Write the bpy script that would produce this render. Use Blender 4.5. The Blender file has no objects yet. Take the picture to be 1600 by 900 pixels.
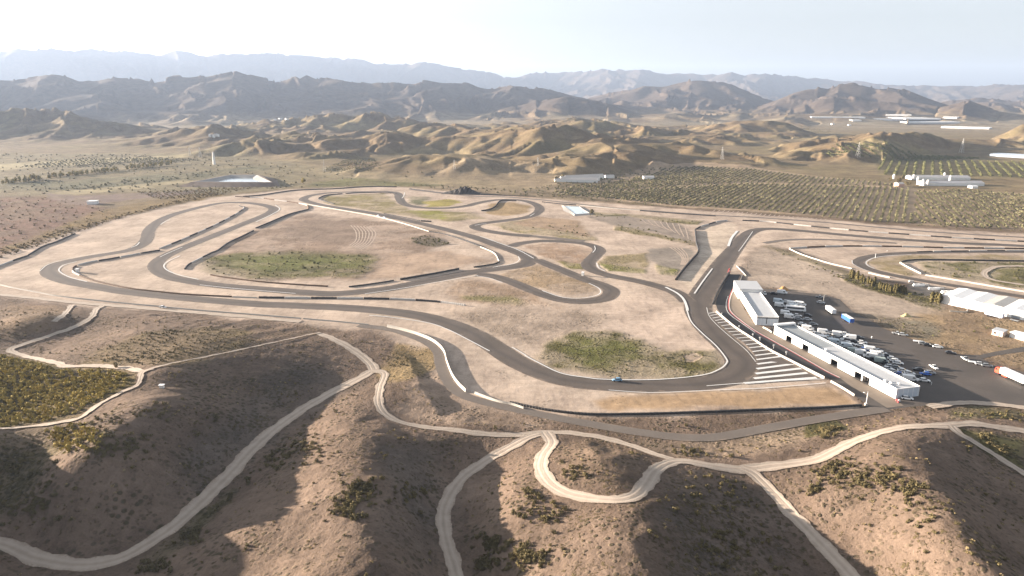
import bpy, math, random
import numpy as np
from mathutils import Vector

# ------------------------------------------------------------------ camera, sky, sun, exposure
S = bpy.context.scene
COL = S.collection
H_CAM = 120.0                       # metres above the circuit's plain
FPX = 1067.0                        # focal length in pixels of the 1600 px wide photograph
Y_HOR = 150.0
TH = math.atan((450 - Y_HOR) / FPX)
cam_d = bpy.data.cameras.new('camera'); cam = bpy.data.objects.new('camera', cam_d); COL.objects.link(cam)
cam_d.sensor_width = 36.0; cam_d.lens = 36.0 * FPX / 1600.0
cam_d.clip_start = 1.0; cam_d.clip_end = 60000.0
cam.location = (0, 0, H_CAM); cam.rotation_euler = (math.pi / 2 - TH, 0, 0)
S.camera = cam
SUN_EL, SUN_AZ = 8.5, -71.0         # azimuth clockwise from the view direction
W = bpy.data.worlds.new('World'); S.world = W; W.use_nodes = True
wn = W.node_tree.nodes; wl = W.node_tree.links
bgn = wn['Background']
sky = wn.new('ShaderNodeTexSky'); sky.sky_type = 'NISHITA'; sky.sun_disc = False
sky.sun_elevation = math.radians(SUN_EL); sky.sun_rotation = math.radians(SUN_AZ % 360)
sky.altitude = 400; sky.air_density = 1.0; sky.dust_density = 3.0; sky.ozone_density = 2.5
hs = wn.new('ShaderNodeHueSaturation'); hs.inputs['Saturation'].default_value = .24; hs.inputs['Value'].default_value = 1.0
wl.new(sky.outputs[0], hs.inputs['Color']); wl.new(hs.outputs[0], bgn.inputs[0]); bgn.inputs[1].default_value = 0.056
sd = bpy.data.lights.new('sun', 'SUN'); so = bpy.data.objects.new('sun', sd); COL.objects.link(so)
sd.energy = 5.0; sd.angle = math.radians(0.5); sd.color = (1.0, 0.85, 0.70)
so.rotation_euler = (math.radians(90 - SUN_EL), 0, math.radians(-(180 + SUN_AZ)))
so.location = (-400, 100, 300)
S.view_settings.view_transform = 'Standard'; S.view_settings.look = 'None'
S.view_settings.gamma = 1.0; S.view_settings.use_curve_mapping = False
S.view_settings.exposure = 2.7
S.render.engine = 'CYCLES'
S.cycles.use_denoising = True
S.cycles.max_bounces = 5; S.cycles.diffuse_bounces = 2; S.cycles.glossy_bounces = 2
S.cycles.volume_bounces = 1; S.cycles.transparent_max_bounces = 8

random.seed(7)
RS = np.random.RandomState(11)

# ------------------------------------------------------------------ numpy helpers
CT, ST = math.cos(TH), math.sin(TH)
def ray(px, py):
    a = (np.asarray(px, float) - 800.0) / FPX; b = (450.0 - np.asarray(py, float)) / FPX
    return a, CT + b * ST, -ST + b * CT            # dx, dy, dz (right, forward, up)
def P(px, py, z=0.0):
    dx, dy, dz = ray(px, py)
    t = (np.asarray(z, float) - H_CAM) / np.minimum(dz, -1e-4)
    return dx * t, dy * t
def az_of(px, py):
    dx, dy, dz = ray(px, py); return np.arctan2(dx, dy)
def sstep(a, b, x):
    t = np.clip((x - a) / (b - a), 0, 1); return t * t * (3 - 2 * t)
def hsh(ix, iy, k=0):
    n = (ix.astype(np.int64) * 374761393 + iy.astype(np.int64) * 668265263 + k * 974634613) & 0x7fffffff
    n = ((n ^ (n >> 13)) * 1274126177) & 0x7fffffff
    n = (n ^ (n >> 16)) & 0xffff
    return n / 65536.0
def gnoise(x, y, k=0):
    ix = np.floor(x); iy = np.floor(y); fx = x - ix; fy = y - iy
    u = fx * fx * fx * (fx * (fx * 6 - 15) + 10); v = fy * fy * fy * (fy * (fy * 6 - 15) + 10)
    def g(ox, oy):
        a = hsh(ix + ox, iy + oy, k) * 6.2831853
        return np.cos(a) * (fx - ox) + np.sin(a) * (fy - oy)
    n0 = g(0, 0) * (1 - u) + g(1, 0) * u
    n1 = g(0, 1) * (1 - u) + g(1, 1) * u
    return (n0 * (1 - v) + n1 * v) * 1.41
def fbm(x, y, oct=4, k=0, gain=0.5):
    s = 0; a = 1; t = 0
    for i in range(oct):
        s = s + a * gnoise(x * 2 ** i + 17.3 * i, y * 2 ** i - 9.1 * i, k + i); t += a; a *= gain
    return s / t
def ridged(x, y, oct=4, k=0):
    s = 0; a = 1; t = 0; w = 1.0
    for i in range(oct):
        n = (1 - np.abs(gnoise(x * 2 ** i + 5.7 * i, y * 2 ** i + 3.3 * i, k + i)) * 1.2); n = np.clip(n, 0, 1) ** 1.6
        s = s + a * n * w; w = np.clip(n * 1.4, 0, 1); t += a; a *= 0.5
    return s / t
def gullies(x, y, sx, sy, cell, k=0):
    """stripes that run down the slope (sx, sy); returns value in -1..1 and its gradient"""
    L = np.sqrt(sx * sx + sy * sy) + 1e-6
    qx, qy = -sy / L, sx / L
    X, Y = x / cell, y / cell
    ix, iy = np.floor(X), np.floor(Y); fx, fy = X - ix, Y - iy
    s = 0; g = 0; wt = 0
    for i in (-1, 0, 1):
        for j in (-1, 0, 1):
            ox = i + .5 + (hsh(ix + i, iy + j, k) - .5) * .9; oy = j + .5 + (hsh(ix + i, iy + j, k + 7) - .5) * .9
            ax, ay = fx - ox, fy - oy
            w = np.exp(-2.2 * (ax * ax + ay * ay)); m = (ax * qx + ay * qy) * 6.2832
            s = s + np.cos(m) * w; g = g - np.sin(m) * w; wt = wt + w
    s = s / wt; g = g / wt * 6.2832 / cell
    return s, g * qx, g * qy
def catmull(pts, closed=False, step=2.0):
    p = np.asarray(pts, float)
    if len(p) < 3:
        out = p
    else:
        if closed: q = np.vstack([p[-1:], p, p[:2]])
        else: q = np.vstack([2 * p[:1] - p[1:2], p, 2 * p[-1:] - p[-2:-1]])
        out = []
        for i in range(1, len(q) - 2):
            a, b, c, d = q[i - 1], q[i], q[i + 1], q[i + 2]
            n = max(4, int(np.hypot(*(c - b)[:2]) / step))
            t = np.linspace(0, 1, n, endpoint=False)[:, None]
            out.append(.5 * ((2 * b) + (-a + c) * t + (2 * a - 5 * b + 4 * c - d) * t ** 2 + (-a + 3 * b - 3 * c + d) * t ** 3))
        out.append(q[-2:-1]); out = np.vstack(out)
    s = np.concatenate([[0], np.cumsum(np.hypot(*np.diff(out[:, :2], axis=0).T))])
    n = max(2, int(s[-1] / step) + 1)
    ss = np.linspace(0, s[-1], n)
    return np.stack([np.interp(ss, s, out[:, i]) for i in range(out.shape[1])], 1)
def Z(pts, ox=0, oy=0, sc=1.0):           # coordinates read off an enlarged crop of the photograph
    return [(ox + x / sc, oy + y / sc) for x, y in pts]

# ------------------------------------------------------------------ foreground relief: points read off the photograph with a height each
CP = [(-150,440,4),(-150,500,6),(0,470,2),(100,485,2),(200,490,3),(300,500,4),(400,510,3),(500,520,2),(560,530,1.5),(0,500,6),(60,498,8),(100,482,3),
 (40,490,8),(110,495,4),(150,480,2),(116,512,3),(29,541,4.5),(37,557,5),(-80,560,7),(200,520,9),(300,530,11),(400,530,8),(480,545,5),
 (0,560,7),(100,580,10),(200,575,13),(0,620,9),(100,630,13),(190,620,16),(0,660,11),(80,665,14),(140,650,16),(230,570,15),(270,560,14),
 (225,620,18),(200,670,19),(150,710,18),(100,740,14),(60,780,9),(20,820,4),(-100,680,24),(-60,760,16),(0,700,13),(20,760,7),(-200,720,32),
 (-160,620,15),(-200,560,9),(330,600,9.5),(400,580,7.5),(450,600,4.5),(350,660,7),(280,700,9),(250,760,6),(180,800,4),(100,830,3),
 (581,582,1.5),(522,612,1),(449,656,.5),(400,695,0),(362,739,-.5),(318,783,-1),(274,822,-1),(230,851,-1.5),(186,873,-1.5),(122,883,-1.5),
 (59,873,-1),(0,851,-1),(-80,830,0),(120,940,0),(250,940,3),(561,553,2),(522,528,2.5),(480,680,5),(430,740,5),(380,790,5),(330,840,5),(290,880,5.5),
 (540,640,5.5),(593,605,3),(592,629,4),(603,648,4),(629,661,3.5),(667,668,3),(720,673,2.5),(773,679,2),(816,679,1.5),(853,676,1.5),
 (575,668,9),(555,695,11),(540,740,12.5),(545,790,13.5),(570,830,14),(595,880,14.5),(612,940,15),(470,760,9),(430,830,9.5),(400,880,10),(500,840,11.5),
 (650,700,5),(710,695,2.6),(650,760,5.5),(645,820,6),(665,880,6),(800,697,1),(752,726,-1),(718,753,-2),(696,792,-2.5),(693,822,-3),(701,861,-3),
 (713,900,-3.5),(725,950,-3.5),(780,760,3.5),(760,820,4),(770,880,4.5),(850,820,8),(860,890,9),(864,692,3),(849,711,4.5),(845,730,5.5),(857,753,6.5),
 (883,770,8),(925,779,9.5),(966,781,10.5),(996,773,10),(1011,756,7.5),(1023,737,5.5),(1042,724,4),(1064,720,3),(1102,726,2),(1140,732,1.2),(1163,734,.8),
 (900,710,6),(930,700,8),(940,735,10),(985,710,4.5),(890,740,7.5),(1015,800,12),(1010,840,13.5),(1005,880,14.5),(1000,950,15),
 (1080,780,5.5),(1100,840,5.5),(1100,890,6),(1150,800,1.5),(1180,860,1.5),(1170,738,.6),(1200,766,-.5),(1238,805,-1.5),(1275,843,-2),(1328,900,-2.5),
 (1370,950,-2.5),(1260,770,2.5),(1300,740,4.5),(1350,720,8),(1300,790,3),(1350,830,3),(1400,790,8),(1400,860,5),(1390,683,8),(1405,710,11),(1435,745,13),
 (1465,790,14),(1490,840,13.5),(1520,890,12.5),(1540,950,12),(1200,728,1),(1268,720,2),(1313,700,3),(1362,679,4.5),(1411,667,5),(1461,665,4.5),(1487,664,4),
 (1521,662,3),(1600,673,1.5),(1500,730,6.5),(1550,760,3.5),(1570,800,4.5),(1540,700,2.5),(1529,696,2.5),(1566,719,1),(1600,741,0),(1600,820,4),(1600,890,6),
 (950,700,3.5),(1050,700,1.5),(1100,705,1.5),(1200,700,2.5),(1280,680,3.5),(1250,665,1.5),(1400,655,3),(1480,650,3),(1550,645,2),(1560,690,2),(1700,700,1),
 (1750,780,3),(1750,880,6),(640,560,1),(640,620,3),(700,640,2),(800,655,1.2),(620,590,2)]
CP = np.array(CP, float)
cx, cy = P(CP[:, 0], CP[:, 1], CP[:, 2])
_c2 = 14.0 ** 2
A = np.sqrt((cx[:, None] - cx) ** 2 + (cy[:, None] - cy) ** 2 + _c2)
RW = np.linalg.solve(A + np.eye(len(cx)) * -0.6, CP[:, 2])
# edge of the level plain, towards the camera
EDGE = np.array([(-400,440),(0,459),(150,480),(300,494),(450,505),(560,516),(600,522),(640,545),(662,590),(690,625),(760,642),(850,662),(950,680),(1060,692),
                 (1130,690),(1210,677),(1300,660),(1370,650),(1420,640),(1470,638),(1540,634),(1600,640),(2000,660)], float)
EX, EY = P(EDGE[:, 0], EDGE[:, 1])
EAZ = np.arctan2(EX, EY); ER = np.hypot(EX, EY)
def h_fore(x, y):
    out = np.zeros(x.shape); r = np.hypot(x, y); az = np.arctan2(x, y)
    re = np.interp(az, EAZ, ER)
    m = (r < re) & (y > -200)
    xs, ys = x[m], y[m]
    v = np.zeros(xs.shape)
    for i in range(len(cx)):
        v += RW[i] * np.sqrt((xs - cx[i]) ** 2 + (ys - cy[i]) ** 2 + _c2)
    d = (re[m] - r[m])
    far = sstep(420, 600, np.hypot(xs, ys))
    near = sstep(60, 120, np.hypot(xs, ys))
    v = np.clip(v * .9, -6, 40) * (1 - far) * (.3 + .7 * near)
    out[m] = v * sstep(0, 22, d)
    return out

# ------------------------------------------------------------------ middle hills and mountain ranges
BL = [(30,213,32,260,220),(130,210,34,260,240),(225,216,28,230,170),(300,224,20,170,110),(-90,214,21,300,260),(-220,216,20,300,300),
      (400,240,20,120,60),(335,222,18,130,130),(480,228,24,210,90),(560,234,24,200,70),(650,238,20,190,60),(440,208,26,300,180),(570,205,26,280,180),
      (350,258,-2,60,40)]
blx, bly = P(np.array([b[0] for b in BL]), np.array([b[1] for b in BL]))
FR = np.array([(380,264),(480,262),(560,272),(700,272),(800,270),(870,276),(960,272),(1020,264),(1100,260),(1180,260),(1280,266),(1380,252),(1480,232),(1600,230),(1900,230)], float)
fx_, fy_ = P(FR[:, 0], FR[:, 1]); FAZ = np.arctan2(fx_, fy_); FRR = np.hypot(fx_, fy_)
# crest lines (pixel x, pixel y), distance of the crest, width of the front and back flank
RANGES = [
 (4700, 1500, 2500, 1, [(-400,118),(-100,122),(0,123),(60,121),(170,123),(260,125),(320,120),(365,115),(420,126),(500,121),(560,128),(600,132),(660,127),(720,133),(800,134),(850,141),(900,150),(960,165),(1040,182)]),
 (3900, 900, 1100, 2, [(700,188),(780,174),(840,158),(890,155),(950,163),(1000,178),(1060,186)]),
 (5600, 1700, 2200, 3, [(880,165),(950,146),(1010,137),(1080,126),(1140,133),(1175,146),(1230,166),(1300,180)]),
 (4900, 1400, 1500, 4, [(1130,182),(1190,164),(1240,148),(1275,140),(1310,131),(1350,134),(1410,141),(1450,155),(1490,168),(1560,182)]),
 (4300, 700, 900, 5, [(1380,186),(1440,180),(1510,161),(1560,178),(1620,185),(1720,180)]),
 (6600, 1600, 2000, 6, [(1420,172),(1490,158),(1550,154),(1600,157),(1700,150),(1900,150)]),
 (3700, 700, 800, 7, [(860,186),(960,181),(1060,177),(1160,178),(1230,176),(1330,180),(1420,188)]),
 (11000, 3000, 2600, 8, [(-400,84),(-100,80),(0,79),(70,78),(150,77),(200,79),(245,85),(275,79),(320,86),(400,84),(440,83),(540,90),(620,102),(660,97),(760,112),(785,120),(800,121),(850,111),(880,113),(950,108),(1010,111),(1050,115),(1200,116),(1260,120),(1300,124),(1380,131),(1430,134),(1500,134),(1600,132),(1700,133),(2000,130)]),
]
RNG = []
for D, wf, wb, k, pts in RANGES:
    a = np.array(pts, float); dx, dy, dz = ray(a[:, 0], a[:, 1])
    RNG.append((D, wf, wb, k, np.arctan2(dx, dy), H_CAM + D * dz / np.hypot(dx, dy)))
def h_far(x, y):
    r = np.hypot(x, y); az = np.arctan2(x, y)
    h = np.zeros(x.shape)
    n1 = fbm(x / 420, y / 420, 3, 3)
    rb = ridged(x / 330 + .3 * n1, y / 420 + .3 * n1, 3, 77)
    for (bx, by, b) in zip(blx, bly, BL):
        h = h + b[2] * np.exp(-((x - bx) / b[3]) ** 2 - ((y - by) / b[4]) ** 2) * (.55 + .75 * rb + .5 * n1)
    fr = np.interp(az, FAZ, FRR)
    g = sstep(-160, 260, r - fr) * (1 - sstep(2500, 3000, r)) * sstep(-.36, -.22, az)
    wx = fbm(x / 300, y / 300, 2, 31) * 90; wy = fbm(x / 300, y / 300, 2, 37) * 90
    b = .30 * ridged((x + wx) / 420, (y + wy) / 340, 2, 23) + .34 + .95 * fbm((x + wx) / 400 + .35 * (y / 400), (y + wy) / 310, 3, 21, .33)
    h = h + g * (50 * np.clip(b - .12, 0, 1.1) ** 1.3 + 6 * n1)
    wob = fbm(x / 900, y / 900, 3, 5)
    for D, wf, wb, k, ra, rz in RNG:
        zc = np.interp(az, ra, rz, left=rz[0] if k in (1, 8) else 0, right=rz[-1] if k in (6, 8) else 0)
        if k not in (1, 8): zc = np.where((az < ra[0]) , 0, zc)
        if k != 8 and k != 6: zc = np.where(az > ra[-1], 0, zc)
        Dk = D * (1 + .05 * gnoise(az * 9 + k * 3.1, az * 0 + k, 40 + k))
        t = np.where(r < Dk, (Dk - r) / wf, (r - Dk) / wb)
        wall = np.clip(1 - t, 0, 1)
        ws = max(wf, 1300); sp = ridged(x / (ws * .34) + k + .5 * wob, y / (ws * .6) + .4 * wob, 2, 50 + k)
        prof = wall ** 1.15
        e = zc * prof * (1 - (1 - wall) * 1.15 * (1 - sp)) * (1 + .10 * wob * (1 - wall))
        h = np.maximum(h, np.maximum(e, 0))
    gx_ = sstep(.375, .42, az) * (1 - sstep(.60, .64, az)) * sstep(2150, 2350, r) * (1 - sstep(3300, 3700, r))
    return h * (1 - .96 * gx_)
def far_detail(x, y, h, sx, sy):
    """erosion gullies along the slope"""
    r = np.hypot(x, y); d = np.zeros(x.shape)
    for cell, amp, rmin, k in ((520, .07, 3000, 61), (260, .05, 2600, 62), (150, .10, 1000, 63), (64, .075, 800, 64)):
        sl = np.sqrt(sx * sx + sy * sy)
        s, gx, gy = gullies(x, y, sx, sy, cell, k)
        a = amp * cell * sstep(.02, .20, sl) * .66 * sstep(rmin * .8, rmin * 1.2, r) * np.where(cell < 200, 1 - sstep(2700, 3400, r), 1)
        d = d + a * s; sx = sx + a * gx; sy = sy + a * gy
    return d

# ------------------------------------------------------------------ lines traced on the photograph (1600 x 900 pixels)
TRACKS = [   # asphalt: name, width in metres, pixels
 ('race_track', 12.5, False, [(1700,394),(1600,384.5),(1500,380),(1412,374.5),(1319,367),(1256,361),(1205,357.5),(1180,360),(1163,370),(1148,388),(1132,408),(1120,426),(1106,446),(1096,462),(1090,480),(1097,498),(1114,519),(1138,541),(1155,560),(1157,575),(1143,588),(1108,597),(1045,602),(951,601),(875,592),(815,569),(775,544),(742,523),(693,503),(635,490),(547,481.5),(449,477),(400,475),
   (325,469),(250,462),(190,455),(140,446),(108,440),(84,432),(76,424),(83,415),(108,408),(140,401.5),(175,396),(205,390),(222,382),(230,372),(232,362),(240,352),(255,342),(275,334),(312,324),(345,317.5),(375,316.5),(400,318.5),(418,322),(427,326),(424,331),(412,337),(400,342),(375,352),(350,362),(312,377),(275,392),(252,404),(243,415),(250,425),(270,434),(312,442),(360,448),(400,451),(450,455),(512,459),(562,456),(612,450),(662,440),(725,427.5),(775,420),(812,415),(826,409.5),(826,403),(812,395.5),(775,382.5),(745,372),(700,359.5),(665,351),(625,342),(587,334),(537,326),(505,321),(484,316),(474,311.5),(484,306),(505,302.5),(530,300.5),(575,299.5),(605,299.5),(621,302.5),(624,310),(632,319),(655,324),(690,325.5),(725,322.5),(750,316.5),(775,312.5),(800,312),(820,314),(836,319),(843,325),(840,332),(825,339),(787,345),(755,349),(742,353.5),(752,359),(790,365.5),(830,369)]),
 ('link_track', 10.5, False, [(798,385),(815,380),(850,376.5),(900,379),(926,384),(936,391),(928,401),(919,411),(924,421),(950,430),(1000,440),(1037,450),(1058,458),(1076,472)]),
 ('link_track', 10.5, False, [(838,406),(875,421),(912,436),(942,446),(955,455),(945,466),(912,471),(875,468),(837,456),(800,441),(770,431.5),(745,429)]),
 ('kart_track', 8.5, False, [(1700,394),(1600,393.5),(1500,393.5),(1430,395),(1385,397.5),(1355,402),(1342,408),(1345,415),(1362,422),(1395,430),(1444,439),(1506,449),(1600,464),(1700,481)]),
 ('perimeter_road', 6.0, False, [(1700,377),(1600,371),(1444,361.5),(1287,347.5),(1190,340.5),(1100,335.5),(1025,330),(950,324),(875,315.5),(800,308.5),(742,306.5),(690,302),(640,296)]),
 ('perimeter_road', 5.5, False, [(1194,380),(1215,376.5),(1240,374.5),(1275,374),(1331,376),(1400,380)]),
 ('service_road', 5.5, False, [(560,508.5),(605,514),(640,524),(668,536),(684,550),(689,572),(702,599),(722,617),(762,630),(800,638.5),(875,654),(951,668),(1008,677),(1064,683.5),(1121,683),(1200,669),(1275,655.5),(1340,645.5),(1385,639)]),
 ('old_track', 9.0, False, [(830,369),(870,373),(912,377)]),
 ('old_track', 7.0, False, [(482,327),(462,333),(440,343),(412,356)]),
]
DIRT = [     # pale dirt roads: width, pixels
 (5.0, [(-90,835),(0,855),(59,875),(122,884),(186,874),(230,851.5),(274,822),(318,783),(362,739),(400,698),(449,657),(522,612),(574,584),(582,574),(561,553),(522,530),(498,521)]),
 (3.6, [(578,580),(600,583),(594,605),(592,629),(603,648),(629,661),(667,668),(720,673),(773,679),(816,679),(853,676),(894,677),(951,686.5),(989,698),(1027,711),(1052,718)]),
 (4.2, [(727,960),(713,900),(701,861),(693,822),(696,792),(718,753),(752,726),(800,697),(830,682),(850,677.5)]),
 (4.8, [(852,676),(860,687),(860,695),(849,711),(845,730),(857,753),(883,770),(925,779),(966,781),(994,773),(1010,756),(1022,738),(1042,724.5),(1064,720.5),(1102,726),(1140,732),(1163,733.5),(1200,729),(1268,720.5),(1313,700),(1362,679.5),(1411,667.6),(1461,665),(1487,664),(1521,662),(1559,667.6),(1600,674),(1700,690)]),
 (4.0, [(1158,732),(1178,742),(1203,767),(1238,805),(1275,843),(1328,900),(1380,955)]),
 (3.2, [(1486,665),(1497,676),(1529,696),(1566,719),(1600,741),(1680,790)]),
 (4.5, [(-100,452),(0,461),(52,466),(115,473),(173,477.5),(240,483),(300,488),(380,495),(470,503)]),
 (3.2, [(160,478),(150,484),(144,495),(116,512),(72,527),(29,541),(17,548),(38,557),(87,567),(104,572.5),(160,572),(200,576),(224,581)]),
 (2.8, [(112,477),(100,492),(85,503)]),
 (2.0, [(240,576),(222.5,581.6),(214,602),(185,616),(153,633.6),(124,654),(81,662.5),(0,671),(-80,678)]),
 (1.2, [(230,578),(300,562),(370,548),(430,535),(500,520)]),
 (4.0, [(1452,637),(1475,633),(1502,630.5),(1540,631),(1600,638),(1700,652)]),
 (4.0, [(1600,416),(1560,417),(1542,423),(1538,430),(1552,438),(1600,446)]),
 (2.0, [(700,312+12),(730,320)]),
]
KERBS = [    # white painted lines and kerbs: width, pixels
 (1.1, [(820,556),(838,565.5),(875,583),(913,590),(951,593.5),(1027,593.5),(1095,587),(1123,578),(1135,568),(1134,560),(1118,540),(1097,521),(1080,503),(1073,485)]),
 (1.0, [(577,493),(613,496.5),(667,504.5),(699,515),(733,532),(765,549)]),
 (.9, [(800,543),(822,556)]),
 (1.3, [(136,440.5),(112,434.5),(97,427.5),(92,421.5),(100,414.5),(120,409)]),
 (.8, [(62,424),(75,414),(100,406),(140,398.5),(175,393)]),
 (1.3, [(218,379),(213,384),(205,387)]), (1.3, [(251,351),(258,346.5),(266,343)]),
 (1.3, [(281,400),(262,409),(256,416),(262,423),(280,430),(310,437)]), (1.0, [(312,445.5),(355,450),(400,454),(462,459)]),
 (.9, [(250,402),(267,394),(285,386.5)]), (1.5, [(400,347),(425,335),(437,327),(430,320.5)]),
 (1.0, [(570,459.5),(625,451.5),(687,440.5),(747,430.5)]), (1.0, [(745,431.5),(765,435),(785,442)]),
 (1.1, [(847,454.5),(875,464),(900,466.5),(925,464),(938,458),(935,450.5),(920,443)]),
 (2.4, [(1040,449),(1058,458.5),(1068,468),(1073,480),(1074,486)]),
 (1.2, [(932,411),(935,418.5),(945,424)]), (1.1, [(929,384.5),(930,390),(926,395)]), (1.1, [(810,401),(811,407),(800,413),(770,418)]),
 (1.3, [(834,404),(810,391),(780,380),(750,369.5)]), (3.2, [(1152,361),(1143,372),(1138,385)]), (.8, [(1176,362),(1165,378),(1154,393)]),
 (1.4, [(1113,420),(1098,440),(1085,459)]), (1.1, [(1424,398.4),(1390,399.8),(1367,403),(1356,407.5),(1353,411.5),(1357,416),(1366,420)]),
 (.8, [(1331,407),(1334,413.5),(1354,423),(1390,433),(1413,438)]), (.8, [(1104,603.5),(1150,600),(1200,597),(1288,592.5)]),
 (.7, [(951,610),(1000,613.5),(1043,613.5),(1120,610),(1200,606.5),(1290,599)]), (1.2, [(632,301),(631,306),(628,310)]),
 (.9, [(812,314.5),(824,318)]), (1.2, [(742,352.5),(752,350.5),(760,350)]), (1.0, [(835,334),(828,338)]),
 (.5, [(1104,481),(1108,494),(1120,508),(1140,526),(1165,547),(1181,566)]),
]
BAR = [      # barriers: kind, height, pixels.  b/w = black and white tyre sections, t = dark tyres, o = old brown tyres, c = white concrete
 ('t', 1.2, [(396,361),(378,370),(357,380),(340,392),(332,395)]), ('bw', 1.2, [(332,395),(312,405),(295,414),(289,421)]),
 ('t', 1.3, [(400,357),(425,346.5),(450,336),(468,331),(482,328)]), ('ow', 1.2, [(482,327),(480,321.5),(465,317.5)]),
 ('ow', 1.2, [(368,307.4),(388,308.6),(410,310),(430,313),(452,315.6),(466,318)]),
 ('t', 1.3, [(380,307.4),(406,305.4),(436,301),(460,297.8),(490,296.4),(525,295.2),(560,292.6),(590,291.8),(620,292.4)]),
 ('t', 1.0, [(640,295),(670,299),(700,302.3),(742,304),(790,305.6),(837,307)]),
 ('t', 1.2, [(847,316),(880,319.5),(900,320.8)]), ('c', 1.0, [(905,321),(950,325.2),(1000,329)]), ('t', 1.2, [(1000,329.5),(1050,333.5),(1118,338)]),
 ('bw', 1.3, [(1160,345),(1200,347),(1256,353),(1344,361.5),(1412,366.5),(1490,372),(1600,378),(1700,384)]),
 ('t', 1.8, [(1086,360),(1088,380),(1091,394),(1080,408),(1068,422),(1056,438)]), ('bw', 1.3, [(1087,359),(1096,354),(1106,351.4),(1120,347),(1136,345)]),
 ('bw', 1.2, [(374,322),(381,325.5),(370,334),(350,345),(330,355),(305,366),(280,377),(250,389)]),
 ('bw', 1.2, [(250,391.5),(220,396.5),(195,401),(167,406),(141,410),(122,415)]), ('ow', 1.2, [(119,416),(114,420),(115,426),(125,431)]),
 ('o', 1.0, [(125,431),(150,439.5),(200,450.5),(250,456.5),(300,461),(362,464)]), ('c', .9, [(364,464.3),(402,465.8)]),
 ('bw', 1.3, [(405,465.6),(440,466),(520,466.8),(561,467),(600,467.6),(645,469.4),(684,472.4),(727,477.8)]),
 ('t', 1.3, [(117,366),(87,379),(67,386),(45,399)]), ('bw', 1.3, [(45,400),(25,406.5),(0,416),(-30,428)]),
 ('o', 1.0, [(330,430),(350,433.5),(400,440),(450,444.2),(512,448)]), ('t', 1.0, [(545,448.8),(580,444.5),(615,439)]), ('t', 1.5, [(625,437.6),(670,430),(717,421.2)]),
 ('t', 1.0, [(740,418),(770,413.5),(780,409.5)]), ('c', 1.0, [(780,409),(772,396),(750,386)]), ('t', 1.0, [(750,385.5),(725,376),(695,366.5),(671,362.2)]),
 ('c', 1.1, [(670,362),(630,349.5),(587,338.5),(537,329.5),(500,323),(468,317.6)]),
 ('t', 1.2, [(522,319),(508,315),(498,311.5),(501,308.5),(512,305),(535,303)]), ('t', 1.0, [(540,302.8),(562,301.4),(610,302),(619,303)]),
 ('t', 1.0, [(600,334),(620,338),(640,342),(656,345.6)]), ('t', 1.6, [(658,346),(674,347)]), ('t', 1.5, [(752,330),(765,327.8),(774,323),(779,316.5),(786,313.6),(807,314.4)]),
 ('ow', 1.2, [(1600,389),(1475,387.4),(1397,385.6),(1319,385),(1270,386.4),(1234,388.6)]), ('c', 1.1, [(1233,389.5),(1256,399.5),(1294,411.5),(1331,420.5)]),
 ('c', 1.1, [(1357,427),(1374,431),(1390,434.4)]), ('t', 1.2, [(1600,408.5),(1500,407),(1444,406.4),(1420,407.4),(1408,410)]), ('c', 1.3, [(1406,411),(1416,417),(1439,428.4)]),
 ('c', 1.2, [(1446,430.6),(1506,440.5),(1550,448),(1600,456.4),(1700,472)]), ('bw', .9, [(1432,394),(1480,393),(1540,392.4),(1600,392)]),
 ('c', 1.0, [(-30,438),(0,445.4),(20,450),(60,457.6),(100,464.4),(200,475),(250,479.4)]), ('c', .9, [(252,480),(325,486.5),(400,492.3),(470,498)]),
 ('c', .9, [(474,498.4),(532,503.4),(576,508)]),
 ('c', 1.9, [(605,511.5),(630,517),(654,524),(675,533),(688,543),(695,553),(698,565),(706,586),(716,601),(728,613)]),
 ('c', 1.3, [(737,613),(760,622),(780,629),(800,633),(818,639)]),
 ('t', .95, [(797,629.5),(830,636.5),(857,641.5),(895,646),(932,648.3),(1008,647.6),(1102,644.6),(1200,641),(1280,638),(1346,634)]),
 ('c', 1.5, [(1119,488),(1132,499),(1149,513),(1175,530),(1202,548),(1235,565),(1266,581),(1288,592)]), ('c', 1.2, [(1298,597),(1316,607),(1335,619)]),
 ('c', 1.0, [(1192,512),(1200,516),(1206,520)]),
 ('t', 1.6, [(1139,428),(1127,447),(1119,462),(1114,476)]),
 ('c', .8, [(1166,432),(1160,425),(1151,416)]), ('c', .8, [(1151,448),(1156,440),(1160,430)]),
 ('c', .8, [(1512,484),(1508,488),(1484,486.5)]),
]
LANE_L = [(1140,429),(1129,448),(1120,467),(1120,481),(1127,491),(1140,502),(1155,514),(1180,529.5),(1206,546),(1239,563),(1270,579),(1296,592)]
LANE_R = [(1157,429),(1148,447),(1141,461),(1138,474),(1139,484),(1145,492),(1160,504),(1180,518),(1211,535.5),(1250,557.5),(1289,580),(1311,591)]
HATCH = [((1107.5,490),(1117,488.5)),((1109.5,493.5),(1121,491.5)),((1113,497.5),(1125,495.5)),((1117,501.5),(1130,499)),((1121,505),(1136,503)),((1127,509.5),(1143,507.5)),((1132,514),(1150,513)),((1138,519),(1157,517.5)),
 ((1144,524),(1164,522)),((1151,529),(1172,527)),((1158,533.5),(1181,531.5)),((1165,539),(1190,536.5)),((1170,544),(1199,541)),((1175,550),(1207,546)),((1179,556),(1216,551.5)),((1181,562.5),(1224,557)),
 ((1182,569.5),(1233,563)),((1181,577),(1241,569)),((1179,584.5),(1253,576)),((1176,592),(1263,583)),((1160,599.5),(1278,590.5))]
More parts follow.
